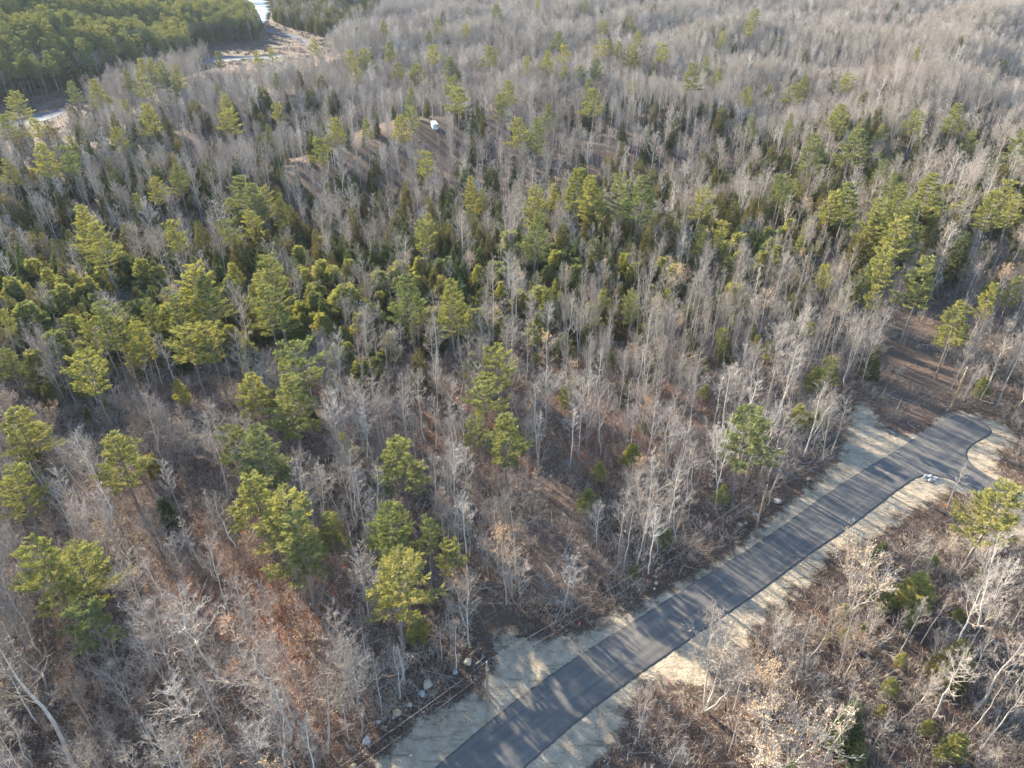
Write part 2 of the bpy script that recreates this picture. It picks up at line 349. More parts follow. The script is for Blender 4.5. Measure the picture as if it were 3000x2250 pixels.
add_kind('bare_far', [bare_tree(21, 15, 2.7, .42, nb=24, sub=6, tw=3, twr=.019, far=True), bare_tree(22, 16, 3.2, .38, nb=26, sub=6, tw=3, twr=.019, fork=True, far=True),
                      bare_tree(23, 17, 2.4, .5, nb=22, sub=6, tw=3, twr=.019, far=True), bare_tree(24, 14, 3.3, .35, nb=28, sub=6, tw=3, twr=.019, far=True), bare_tree(25, 18, 3.0, .45, nb=26, sub=6, tw=3, twr=.019, far=True, wob=1.5)])
add_kind('leafy', [bare_tree(31, 9, 2.6, .25, nb=22, leaves=800, fork=True), bare_tree(32, 7, 2.4, .15, nb=20, leaves=500, fork=True, bush=2), bare_tree(33, 11, 2.8, .35, nb=22, leaves=600)])
add_kind('hazy', [bare_tree(41, 13, 2.3, .35, nb=34, sub=8, tw=5, twr=.010, fork=True, bush=2)])
add_kind('pine', [pine(51, 20, 4.4, .44, 13, pw=.9), pine(52, 21, 4.6, .44, 13, irregular=.6), pine(53, 19, 4.1, .48, 12, irregular=.55, pw=.95), pine(54, 18, 5.0, .50, 9, 5, irregular=.65, round_=.9), pine(55, 22, 4.5, .36, 16, irregular=.5, pw=1.0), pine(56, 17, 4.6, .54, 8, 5, irregular=.7, round_=.9)])
add_kind('young', [pine(61, 9, 2.9, .08, 13, 6, irregular=.25, round_=.5, mt='young', up=.5, dens=1.3, pw=.95), pine(62, 7, 2.6, .05, 11, 6, irregular=.3, round_=.5, mt='young', up=.55, dens=1.4, pw=.85), pine(63, 11, 3.2, .12, 14, 6, irregular=.3, round_=.3, mt='young', up=.4, dens=1.1, pw=1.05)])
add_kind('cedar', [cone(71, 12, 2.3), cone(72, 10, 2.6, egg=.4, pw=.65), cone(73, 13, 2.2, pw=.9), cone(74, 9, 2.4, pw=.6, egg=.5)])
add_kind('fir', [cone(81, 9, 1.7, pw=1.0, egg=.1, mt='fir', droop=-.25, lay=13, n=700), cone(82, 11, 1.9, pw=1.05, egg=.1, mt='fir', droop=-.3, lay=15, n=800), cone(83, 7, 1.5, pw=1., egg=.1, mt='fir', droop=-.2, lay=10, n=600)])

def brush(seed, n=26, h=2.2, R=1.3, r0=.018, leaf=0, mt='twig'):
    r = np.random.RandomState(seed); B = Bag(); az = r.uniform(0, 6.28, n); rr = R*np.sqrt(r.uniform(0, 1, n))
    p0 = np.stack([np.cos(az)*rr, np.sin(az)*rr, np.zeros(n)], 1); L = h*r.uniform(.4, 1.2, n)
    s = np.linspace(0, 1, 4); d = unit(az+r.normal(0, .8, n), np.radians(r.uniform(35, 88, n)))
    p = p0[:, None]+d[:, None]*(L[:, None, None]*s[:, None])+np.cumsum(r.normal(0, .05, (n, 4, 3)), 1); B.tubes(p, np.tile(r0*(1-.8*s), (n, 1)), 3)
    k = np.repeat(np.arange(n), 10); f = r.uniform(.3, 1, len(k))*3-1e-4; a = f.astype(int)
    q = p[k, a]+(p[k, a+1]-p[k, a])*(f-a)[:, None]; B.blades(q, d[k]*.7+r.normal(0, .5, (len(k), 3)), L[k]*r.uniform(.15, .4, len(k)), .028, r)
    mats = [M[mt]]
    if leaf:
        k = r.randint(0, len(q), leaf); B.blades(q[k]+r.normal(0, .25, (leaf, 3)), r.normal(size=(leaf, 3)), .17, .12, r, 1); mats.append(M['russet'])
    return B.mesh('brush_clump', mats)
def sticks(seed, n=16, R=3., Lm=2.2, lo=.015, hi=.05):
    r = np.random.RandomState(seed); B = Bag(); p0 = np.stack([r.uniform(-R, R, n), r.uniform(-R, R, n), r.uniform(.03, .35, n)], 1)
    L = Lm*r.uniform(.3, 1.6, n); s = np.linspace(0, 1, 4); d = unit(r.uniform(0, 6.28, n), r.normal(.02, .04, n))
    p = p0[:, None]+d[:, None]*(L[:, None, None]*s[:, None])+np.cumsum(r.normal(0, .025, (n, 4, 3)), 1); p[..., 2] = np.abs(p[..., 2])+.02
    B.tubes(p, r.uniform(lo, hi, n)[:, None]*(1-.5*s), 4); return B.mesh('stick_litter', [M['deadwood']])
def leafpatch(seed, n=170, R=2.2):
    r = np.random.RandomState(seed); B = Bag(); rad = R*np.sqrt(r.uniform(0, 1, n)); az = r.uniform(0, 6.28, n)
    P = np.stack([np.cos(az)*rad, np.sin(az)*rad, r.uniform(.02, .16, n)], 1)
    B.blades(P, np.stack([r.normal(size=n), r.normal(size=n), r.normal(0, .45, n)], 1), r.uniform(.09, .17, n), .12, r); return B.mesh('leaf_patch', [M['litter']])
BR = [brush(91), brush(92, 34, 3.2, 1.8), brush(93, 22, 1.5, 1.2), brush(94, 24, 2.4, 1.4, leaf=90), brush(95, 30, 1.9, 1.6)]
ST = [sticks(101, 16, 3., 1.6, .01, .03), sticks(102, 22, 2.6, 1.0, .01, .025), sticks(103, 5, 2.5, 3.0, .02, .055)]
LP = [leafpatch(111, 300), leafpatch(112, 200), leafpatch(113, 340, 1.8)]

# ------------------------------------------------------------------ tagging
def tag(o, label=None, cat=None, group=None, kind=None):
    if label: o['label'] = label
    if cat: o['category'] = cat
    if group: o['group'] = group
    if kind: o['kind'] = kind
    return o
def empty(name, loc, rz=0, sc=1.0, tilt=(0, 0)):
    o = bpy.data.objects.new(name, None); COL.objects.link(o); o.location = loc
    o.rotation_euler = (tilt[0], tilt[1], rz); o.scale = (sc, sc, sc) if np.isscalar(sc) else sc
    o.empty_display_size = .5; return o
def put(name, me, parent=None, loc=None):
    o = bpy.data.objects.new(name, me); COL.objects.link(o)
    if parent is not None: o.parent = parent
    if loc is not None: o.location = loc
    return o

# ------------------------------------------------------------------ ground
def spaced(a, lo, hi, b, fine, grow=1.06, mx=14):
    c = list(np.arange(lo, hi+1e-6, fine)); s = fine
    while c[-1] < b: s = min(s*grow, mx); c.append(c[-1]+s)
    s = fine
    while c[0] > a: s = min(s*grow, mx); c.insert(0, c[0]-s)
    return np.array(c)
gx = spaced(-1500, -70, 115, 1500, .7); gy = spaced(-120, 30, 150, 1900, .7)
GX, GY = np.meshgrid(gx, gy); fx, fy = GX.ravel(), GY.ravel()
fz = terrain(fx, fy) - .05*(sdf(ROAD, fx, fy) < -.6)
ny, nx = GX.shape; idx = np.arange(nx*ny).reshape(ny, nx)
q = np.stack([idx[:-1, :-1], idx[:-1, 1:], idx[1:, 1:], idx[1:, :-1]], -1).reshape(-1, 4)
sd_ = sdf(SAND, fx, fy); tr_ = np.min([sdf(t, fx, fy) for t in TRACKS], 0); lt_ = np.min([sdf(t, fx, fy) for t in LITTER], 0); ms_ = sdf(MARSH, fx, fy)
def groundmat():
    m, nt, b = mat('forest_floor', (.1, .07, .05), .95, spec=.1)
    L = nt.links; at = N(nt, 'ShaderNodeAttribute', attribute_name='zones'); sep = N(nt, 'ShaderNodeSeparateColor'); L.new(at.outputs['Color'], sep.inputs[0])
    g = N(nt, 'ShaderNodeNewGeometry'); pos = g.outputs['Position']
    big = noise(nt, .09, 5, .65, pos); mid = noise(nt, .6, 6, .7, pos); fine = noise(nt, 5, 6, .75, pos); vf = noise(nt, 18, 3, .7, pos)
    duff = ramp(nt, fine, [(.25, (.03, .021, .017)), (.45, (.075, .052, .041)), (.6, (.125, .09, .07)), (.78, (.25, .19, .15))])
    russ = ramp(nt, fine, [(.25, (.06, .032, .021)), (.45, (.17, .085, .052)), (.62, (.28, .155, .10)), (.8, (.42, .28, .20))])
    lm = N(nt, 'ShaderNodeMath', operation='ADD'); L.new(sep.outputs[2], lm.inputs[0]); L.new(mid, lm.inputs[1])
    lmr = ramp(nt, lm.outputs[0], [(.55, (0, 0, 0)), (1.15/1.2, (1, 1, 1))])
    c = mixc(nt, lmr, duff, russ)
    dirt = ramp(nt, fine, [(.3, (.075, .054, .042)), (.55, (.135, .10, .078)), (.75, (.22, .175, .14))])
    dm = N(nt, 'ShaderNodeMath', operation='ADD'); L.new(sep.outputs[1], dm.inputs[0]); L.new(mid, dm.inputs[1])
    c = mixc(nt, ramp(nt, dm.outputs[0], [(.80, (0, 0, 0)), (1.0, (1, 1, 1))]), c, dirt)
    # sand shoulder with grit, tracks and wet spots
    st = N(nt, 'ShaderNodeMapping'); st.inputs['Rotation'].default_value = (0, 0, math.radians(-39)); st.inputs['Scale'].default_value = (.35, 1.6, 1); L.new(pos, st.inputs[0])
    rut = noise(nt, .8, 5, .65, st.outputs[0])
    sand = ramp(nt, mid, [(.3, (.28, .235, .17)), (.5, (.39, .335, .25)), (.72, (.48, .42, .32))])
    speck = ramp(nt, fine, [(.36, (.30, .29, .27)), (.50, (1, 1, 1))]); wet = ramp(nt, noise(nt, .35, 7, .72, pos), [(.42, (0, 0, 0)), (.56, (1, 1, 1))])
    spk = mixc(nt, wet, (1.0, 1.0, 1.0), speck); sand = mixc(nt, 1.0, sand, spk, 'MULTIPLY')
    sand = mixc(nt, 1.0, sand, ramp(nt, rut, [(.34, (.62, .61, .58)), (.46, (1, 1, 1)), (.8, (1.08, 1.07, 1.05))]), 'MULTIPLY')
    sand = mixc(nt, 1.0, sand, ramp(nt, vf, [(.3, (.80, .80, .80)), (.6, (1.05, 1.05, 1.05))]), 'MULTIPLY')
    sm_ = N(nt, 'ShaderNodeMath', operation='MULTIPLY_ADD'); L.new(mid, sm_.inputs[0]); sm_.inputs[1].default_value = .95; L.new(sep.outputs[0], sm_.inputs[2])
    sm2 = N(nt, 'ShaderNodeMath', operation='MULTIPLY_ADD'); L.new(fine, sm2.inputs[0]); sm2.inputs[1].default_value = .22; L.new(sm_.outputs[0], sm2.inputs[2])
    sm3 = N(nt, 'ShaderNodeMath', operation='MULTIPLY_ADD'); L.new(sm2.outputs[0], sm3.inputs[0]); sm3.inputs[1].default_value = .5; sm3.inputs[2].default_value = .05
    c = mixc(nt, ramp(nt, sm3.outputs[0], [(.62, (0, 0, 0)), (.70, (1, 1, 1))]), c, sand)
    # marsh grass
    mg = ramp(nt, noise(nt, .12, 8, .7, pos), [(.3, (.035, .027, .023)), (.5, (.07, .053, .043)), (.7, (.12, .09, .07))])
    c = mixc(nt, at.outputs['Alpha'], c, mg)
    L.new(c, b.inputs['Base Color'])
    bp = N(nt, 'ShaderNodeBump'); bp.inputs['Strength'].default_value = .9; bp.inputs['Distance'].default_value = .25
    hs = N(nt, 'ShaderNodeMath', operation='MULTIPLY_ADD'); L.new(mid, hs.inputs[0]); hs.inputs[1].default_value = 2.2; L.new(fine, hs.inputs[2])
    L.new(hs.outputs[0], bp.inputs['Height']); L.new(bp.outputs[0], b.inputs['Normal'])
    return m
gm = build_mesh('ground', np.stack([fx, fy, fz], 1), [q], [groundmat()], smooth=True)
ca = gm.color_attributes.new('zones', 'FLOAT_COLOR', 'POINT')
enc = lambda d, w: np.clip(.5-d/(2*w), 0, 1)
ca.data.foreach_set('color', np.stack([enc(sd_, 4), enc(tr_, 5), enc(lt_, 14), np.clip(1-(ms_-2)/12, 0, 1)], 1).astype(np.float32).ravel())
tag(put('ground', gm), kind='structure')

def outline(poly, step, jit, seed, smooth=0, rounds=2):
    r = np.random.RandomState(seed); P = []
    a = np.asarray(poly); n = len(a)
    for _ in range(rounds):
        b = np.roll(a, -1, 0); a = np.stack([a*.75+b*.25, a*.25+b*.75], 1).reshape(-1, 2)
    b = np.roll(a, -1, 0); L = np.linalg.norm(b-a, axis=1); c = np.concatenate([[0], np.cumsum(L)])
    t = np.arange(0, c[-1], step); A = np.vstack([a, a[:1]])
    p = np.stack([np.interp(t, c, A[:, 0]), np.interp(t, c, A[:, 1])], 1)
    for _ in range(smooth): p = (np.roll(p, 1, 0)+p*2+np.roll(p, -1, 0))/4
    j = r.normal(0, 1, (len(p), 2)); j = (j+np.roll(j, 1, 0)+np.roll(j, -1, 0))/1.7
    return p+j*jit
def sheet(name, poly, z, thick, material):
    n = len(poly); top = np.column_stack([poly, z]); bot = np.column_stack([poly, z-thick])
    tri = np.array(tessellate_polygon([[Vector((x, y, 0)) for x, y in poly]]))
    a, b_, c_ = (poly[tri[:, i]] for i in range(3))
    flip = ((b_[:, 0]-a[:, 0])*(c_[:, 1]-a[:, 1])-(b_[:, 1]-a[:, 1])*(c_[:, 0]-a[:, 0])) < 0
    tri[flip] = tri[flip][:, ::-1]
    i = np.arange(n); j = (i+1) % n
    return build_mesh(name, np.vstack([top, bot]), [tri, np.stack([i, i+n, j+n, j], 1)], [material])
def asphalt():
    m, nt, b = mat('asphalt', (.05, .05, .052), .82, spec=.35); L = nt.links
    g = N(nt, 'ShaderNodeNewGeometry'); pos = g.outputs['Position']
    mp = N(nt, 'ShaderNodeMapping'); mp.inputs['Rotation'].default_value = (0, 0, math.radians(-37)); L.new(pos, mp.inputs[0])
    st = N(nt, 'ShaderNodeMapping'); st.inputs['Scale'].default_value = (.03, 1.3, 1); L.new(mp.outputs[0], st.inputs[0])
    streak = noise(nt, 1.0, 4, .6, st.outputs[0]); f = noise(nt, 16, 4, .7, pos); mid = noise(nt, .35, 5, .6, pos)
    c = ramp(nt, streak, [(.32, (.080, .078, .075)), (.5, (.100, .098, .094)), (.68, (.124, .121, .114))])
    dust = ramp(nt, noise(nt, .9, 6, .75, pos), [(.54, (0, 0, 0)), (.74, (.42, .42, .42))]); c = mixc(nt, dust, c, (.19, .175, .15))
    c = mixc(nt, 1.0, c, ramp(nt, f, [(.3, (.72, .72, .72)), (.7, (1.3, 1.3, 1.3))]), 'MULTIPLY')
    c = mixc(nt, 1.0, c, ramp(nt, mid, [(.3, (.85, .85, .86)), (.7, (1.15, 1.14, 1.1))]), 'MULTIPLY')
    L.new(c, b.inputs['Base Color'])
    bp = N(nt, 'ShaderNodeBump'); bp.inputs['Strength'].default_value = .25; bp.inputs['Distance'].default_value = .03; L.new(f, bp.inputs['Height']); L.new(bp.outputs[0], b.inputs['Normal'])
    return m
rl = outline(ROAD, .45, 0, 5, 16, 1); rh = outline(ROAD, .45, 0, 5, 260, 1); bw_ = sm(72, 58, rl[:, 0])[:, None]; rp = rl*(1-bw_)+rh*bw_
rp = rp+np.random.RandomState(8).normal(0, .035, rp.shape)
def road_mesh(p, w=.2, z=.07, thick=.25):
    area = .5*np.sum(p[:, 0]*np.roll(p[:, 1], -1)-p[:, 1]*np.roll(p[:, 0], -1))
    if area < 0: p = p[::-1]
    sp = p.copy()
    for _ in range(3): sp = (np.roll(sp, 1, 0)+sp+np.roll(sp, -1, 0))/3
    t = np.roll(sp, -2, 0)-np.roll(sp, 2, 0); t /= np.linalg.norm(t, axis=1, keepdims=True)
    inn = sp+np.stack([-t[:, 1], t[:, 0]], 1)*w; n = len(p)
    tri = np.array(tessellate_polygon([[Vector((x, y, 0)) for x, y in inn]]))
    A, B_, C_ = (inn[tri[:, i]] for i in range(3))
    fl = ((B_[:, 0]-A[:, 0])*(C_[:, 1]-A[:, 1])-(B_[:, 1]-A[:, 1])*(C_[:, 0]-A[:, 0])) < 0
    tri[fl] = tri[fl][:, ::-1]
    v = np.vstack([np.column_stack([inn, np.full(n, z+.01)]), np.column_stack([p, np.full(n, z-.03)]), np.column_stack([p, np.full(n, z-thick)])])
    i = np.arange(n); j = (i+1) % n
    qs = np.vstack([np.stack([i, i+n, j+n, j], 1), np.stack([i+n, i+2*n, j+2*n, j+n], 1)])
    rim = mat('fresh_asphalt_edge', (.075, .074, .072), .9)[0]
    return build_mesh('road', v, [tri, qs], [asphalt(), rim], np.concatenate([np.zeros(len(tri)), np.ones(len(qs))]))
road_me = road_mesh(rp)
tag(put('road', road_me), kind='structure')
# ground under the road must stay below it: the terrain there is level by construction

# ------------------------------------------------------------------ water
def watermat():
    m, nt, b = mat('river_water', (.05, .055, .055), .30, spec=.35)
    g = N(nt, 'ShaderNodeNewGeometry'); bp = N(nt, 'ShaderNodeBump'); bp.inputs['Strength'].default_value = .12; bp.inputs['Distance'].default_value = .1
    nt.links.new(noise(nt, .8, 3, .6, g.outputs['Position']), bp.inputs['Height']); nt.links.new(bp.outputs[0], b.inputs['Normal']); return m
WM = watermat()
WM2 = mat('still_water', (.12, .13, .15), 1.0, spec=.0)[0]
WATERS = [VP((-60, 290), (-20, 276), (40, 256), (70, 248), (104, 240), (140, 236), (150, 243), (120, 252), (90, 262), (60, 268), (30, 282), (-30, 306)),
          VP((425, 137), (440, 134), (460, 124), (485, 118), (520, 122), (560, 120), (592, 114), (610, 117), (612, 123), (590, 128), (540, 127), (500, 131), (470, 136)),
          VP((500, 0), (512, 6), (540, 12), (548, 22), (552, 32), (548, 44), (556, 50), (572, 52), (580, 46), (588, 24), (582, 8), (586, -20), (490, -20)),
          VP((568, 58), (580, 62), (598, 66), (600, 70), (588, 72), (574, 66)),
          VP((600, 70), (625, 72), (642, 78), (655, 84), (668, 90), (662, 97), (650, 92), (640, 84), (618, 78), (602, 75))]
for i, wpx in enumerate(WATERS):
    w = outline(flat(wpx, WZ+.1), 4, .9, 40+i)
    tag(put('water', sheet('water', w, np.full(len(w), WZ+.12), .4, WM if i == 2 else WM2)), kind='structure')
# stream bed hollow is covered by the marsh sheet; hummocks of marsh grass
hum = Bag(); r = np.random.RandomState(3); a_ = np.asarray(MARSH); n = 9000
hx = r.uniform(a_[:, 0].min(), a_[:, 0].max(), n); hy = r.uniform(a_[:, 1].min(), 1150, n)
ok = sdf(MARSH, hx, hy) < -2
for wpx in WATERS: ok &= sdf(flat(wpx, WZ+.1), hx, hy) > 1
hx, hy = hx[ok], hy[ok]; k = np.repeat(np.arange(len(hx)), 9); P = np.stack([hx, hy, np.full(len(hx), WZ)], 1)[k]+r.normal(0, 1.2, (len(k), 3))*np.array([1, 1, 0])
hum.blades(P, r.normal(0, .35, (len(k), 3))+np.array([0, 0, 1]), r.uniform(.6, 1.6, len(k)), .5, r)
M['reed'] = varied('marsh_grass', [(0, (.085, .062, .05)), (1, (.11, .082, .062))], .05, nstops=((.35, (.4, .4, .42)), (.65, (1.5, 1.4, 1.3))))
tag(put('marsh_grass', hum.mesh('marsh_grass', [M['reed']])), 'brown marsh grass and reeds along the river', 'marsh grass', kind='stuff')

# ------------------------------------------------------------------ trees read off the photo: (enlargement, x of crown, y of its top, crown width)
PINES = [(1, 450, 520, 90), (1, 600, 510, 130), (1, 65, 588, 150), (1, 810, 450, 90), (1, 905, 378, 90), (1, 965, 375, 90), (1, 1040, 395, 110), (1, 920, 500, 110), (1, 1130, 420, 90), (1, 940, 668, 140),
 (1, 1450, 606, 110), (1, 1470, 700, 150), (1, 1780, 658, 100), (1, 2160, 765, 130), (1, 2070, 895, 140), (1, 740, 822, 110), (1, 265, 920, 150), (1, 420, 938, 150), (1, 20, 1030, 110), (1, 210, 765, 100), (1, 20, 735, 110),
 (1, 1410, 330, 60), (1, 1660, 325, 60), (1, 1755, 305, 60), (1, 2035, 250, 70), (1, 980, 1150, 120), (1, 1125, 1058, 120), (1, 1530, 1145, 190), (1, 1620, 1185, 180), (1, 1700, 1210, 150), (1, 1120, 1425, 150), (1, 520, 1325, 170), (1, 610, 1440, 190), (1, 1400, 535, 50), (1, 1790, 470, 60),
 (2, 60, 320, 80), (2, 145, 312, 120), (2, 90, 395, 90), (2, 310, 268, 90), (2, 370, 410, 80), (2, 485, 405, 150), (2, 590, 290, 100), (2, 565, 195, 60), (2, 630, 115, 70), (2, 710, 365, 130), (2, 715, 495, 110), (2, 755, 565, 160), (2, 1080, 520, 110), (2, 1050, 600, 120),
 (2, 450, 680, 120), (2, 380, 740, 110), (2, 160, 770, 80), (2, 1150, 755, 140), (2, 1260, 760, 130), (2, 1345, 665, 110), (2, 1410, 200, 160), (2, 1340, 320, 90), (2, 1445, 290, 90), (2, 1210, 360, 70), (2, 955, 300, 110), (2, 1000, 310, 60), (2, 1450, 430, 70), (2, 1555, 425, 60), (2, 1660, 375, 90),
 (2, 1635, 575, 160), (2, 1610, 510, 80), (2, 1700, 130, 100), (2, 1885, 100, 60), (2, 1925, 195, 70), (2, 1900, 290, 120), (2, 1800, 265, 80), (2, 1695, 250, 90), (2, 1740, 250, 70), (2, 2095, 280, 100), (2, 2025, 400, 60), (2, 1585, 0, 60), (2, 1270, 0, 50), (2, 265, 125, 60), (2, 820, 45, 40), (2, 815, 150, 60),
 (2, 1570, 1090, 190), (2, 1650, 1130, 170), (2, 1835, 1125, 170), (2, 1930, 1135, 200), (2, 1270, 1205, 150), (2, 1375, 1190, 110), (2, 1260, 1370, 170), (2, 510, 1430, 150), (2, 570, 1385, 100), (2, 520, 1075, 45), (2, 1000, 20, 80), (2, 920, 1230, 80),
 (3, 465, 50, 90), (3, 445, 130, 80), (3, 265, 200, 80), (3, 70, 400, 110), (3, 160, 370, 80), (3, 235, 440, 80), (3, 430, 560, 90), (3, 565, 540, 70), (3, 800, 480, 90), (3, 740, 540, 130), (3, 1030, 670, 130), (3, 870, 860, 180), (3, 1140, 832, 210), (3, 1790, 670, 130), (3, 450, 745, 90),
 (3, 135, 1210, 130), (3, 1085, 1185, 180), (3, 1000, 1230, 160), (3, 1390, 1110, 120), (3, 1440, 1180, 170), (3, 1640, 1120, 190), (3, 1300, 1290, 200), (3, 1480, 1300, 230), (3, 1430, 1400, 200), (3, 1250, 1370, 150), (3, 2130, 1165, 140), (3, 2060, 1240, 170), (3, 2190, 1260, 130),
 (3, 1340, 1600, 200), (3, 700, 1180, 90), (3, 650, 1130, 130), (3, 255, 1430, 130), (3, 140, 1450, 100),
 (4, 1230, 60, 240), (4, 1330, 130, 200), (4, 1130, 250, 170), (4, 960, 270, 130), (4, 1740, 0, 240), (4, 1730, 180, 200), (4, 1200, 440, 230), (4, 1340, 425, 230), (4, 540, 620, 250), (4, 750, 410, 130), (4, 870, 440, 140), (4, 1890, 560, 290), (4, 1850, 770, 270), (4, 1630, 760, 210), (4, 80, 985, 260),
 (4, 720, 1160, 270), (4, 1470, 1105, 200), (4, 1640, 1120, 290), (4, 50, 1370, 240), (4, 1640, 1420, 280), (4, 1800, 1530, 340), (4, 30, 600, 120), (4, 540, 370, 150), (4, 650, 300, 200), (4, 20, 340, 80),
 (5, 430, 130, 200), (5, 720, 140, 190), (5, 1020, 600, 240), (5, 930, 780, 220), (5, 1070, 1030, 250), (5, 860, 1050, 150), (5, 390, 1180, 270), (5, 1890, 220, 110),
 (6, 450, 960, 330), (6, 1830, 290, 170), (6, 2080, 1480, 320), (6, 260, 470, 60), (6, 1210, 60, 90), (6, 2010, 170, 110), (6, 2180, 130, 110), (6, 1260, 180, 90), (6, 940, 50, 90), (6, 980, 650, 120), (6, 1600, 0, 200), (6, 1290, 0, 120),
 (7, 230, 185, 330), (7, 430, 230, 330), (7, 500, 570, 280), (7, 2120, -10, 170), (7, 1900, 40, 330), (8, 300, -30, 290), (8, 330, 260, 370), (8, 550, 60, 170), (8, 690, 200, 170)]
CEDARS = [(1, 500, 810, 90), (1, 1255, 645, 120), (1, 1630, 630, 90), (1, 1690, 730, 100), (1, 1690, 560, 110), (1, 2080, 485, 90), (1, 1600, 490, 70), (1, 1935, 450, 60), (1, 2165, 385, 40), (1, 2005, 555, 90), (1, 2120, 622, 110), (1, 1100, 585, 60), (1, 450, 670, 80), (1, 300, 790, 110), (1, 130, 795, 90),
 (1, 800, 1450, 150), (1, 1290, 1430, 120), (1, 1285, 1530, 110), (1, 1545, 1380, 100), (1, 1530, 1520, 120), (1, 1720, 1455, 80), (1, 180, 1500, 90), (1, 1600, 1500, 80), (1, 2160, 575, 60), (1, 1020, 850, 100), (1, 1150, 880, 80),
 (2, 345, 350, 60), (2, 925, 745, 90), (2, 885, 700, 70), (2, 1590, 135, 50), (2, 1060, 120, 30), (2, 695, 255, 50), (2, 1075, 235, 40), (2, 935, 0, 30), (2, 1835, 930, 110), (2, 970, 1070, 110), (2, 1735, 1010, 110), (2, 1935, 1045, 110), (2, 60, 1355, 120), (2, 365, 1350, 160), (2, 960, 1510, 90), (2, 1610, 1350, 110), (2, 1440, 1430, 110), (2, 2010, 1430, 130), (2, 2130, 1380, 110), (2, 2190, 1430, 80), (2, 1650, 1545, 130), (2, 215, 1020, 90), (2, 2040, 660, 60), (2, 2180, 760, 100), (2, 500, 1070, 50),
 (3, 600, 175, 70), (3, 635, 240, 60), (3, 340, 285, 60), (3, 200, 170, 50), (3, 505, 335, 70), (3, 790, 320, 80), (3, 985, 455, 80), (3, 990, 520, 60), (3, 735, 450, 90), (3, 1190, 590, 90), (3, 1325, 525, 60), (3, 1280, 685, 80), (3, 1525, 760, 60), (3, 2075, 380, 110), (3, 2170, 780, 150), (3, 1810, 235, 60), (3, 1015, 200, 40), (3, 1600, 1030, 70), (3, 1250, 1100, 70), (3, 1700, 980, 80), (3, 1550, 890, 90), (3, 1170, 1480, 150), (3, 450, 1290, 100), (3, 540, 1270, 90), (3, 250, 1260, 100), (3, 340, 1290, 130), (3, 1650, 1440, 110), (3, 1830, 1510, 160), (3, 930, 1370, 90), (3, 2100, 1050, 90), (3, 910, 1250, 80),
 (4, 1640, 330, 110), (5, 1880, 60, 90), (5, 1960, 20, 80), (5, 1870, 780, 60), (5, 480, 600, 120)]
YOUNGS = [(4, 180, 290, 240), (4, 400, 180, 160), (4, 370, 140, 130), (4, 190, 20, 150), (4, 60, 150, 150), (4, 280, 80, 140), (4, 650, 60, 150), (4, 900, 20, 150), (4, 450, 380, 150), (5, 1010, 240, 70), (5, 40, 20, 130), (5, 490, 10, 130), (5, 350, 20, 60), (5, 1540, 60, 130), (5, 1340, 60, 110), (5, 30, 560, 110), (5, 1270, 630, 60),
 (5, 1960, 1060, 50), (5, 1870, 1220, 120), (5, 1690, 1340, 100), (5, 1600, 1520, 120), (6, 700, 450, 80), (6, 840, 430, 90), (6, 260, 465, 60), (6, 600, 550, 110), (6, 500, 510, 90), (6, 760, 970, 130), (6, 890, 985, 120), (6, 290, 10, 120), (6, 2010, 160, 130), (6, 1200, 60, 110), (6, 160, 830, 80), (6, 280, 1480, 100), (6, 1830, 450, 90), (6, 870, 720, 130), (6, 1965, 790, 90),
 (2, 1640, 1550, 130), (3, 255, 1430, 110), (3, 250, 1530, 130), (3, 550, 1540, 100), (3, 890, 1560, 90), (1, 2100, 1530, 120), (1, 1930, 1590, 130),
 (8, 2090, 110, 100), (8, 480, 690, 140), (8, 1900, 360, 60), (9, 1340, 490, 130), (9, 1610, 1345, 90), (9, 1800, 1430, 160), (9, 1140, 1510, 130), (9, 1440, 915, 70), (9, 1360, 1080, 100), (9, 1190, 710, 45), (9, 1080, 740, 70), (9, 1700, 1500, 90), (9, 1310, 1250, 60), (9, 1650, 285, 60), (9, 1560, 430, 70), (9, 950, 780, 45), (9, 1500, 640, 90), (9, 1810, 620, 60), (9, 1950, 380, 60), (9, 1060, 600, 60), (9, 1250, 440, 90)]
FIRS = [(1, 205, 1490, 60), (2, 205, 1410, 60), (2, 1000, 1590, 60), (2, 940, 1600, 50), (2, 800, 1600, 60), (2, 720, 1600, 60), (2, 430, 1610, 60), (2, 290, 1390, 50), (5, 690, 10, 50), (5, 790, 15, 50), (5, 750, 0, 50), (5, 640, 20, 50), (1, 1275, 1400, 50), (4, 610, 10, 60), (4, 530, 30, 50), (4, 780, 0, 60), (4, 650, 120, 50), (4, 30, 190, 70), (4, 90, 170, 60)]
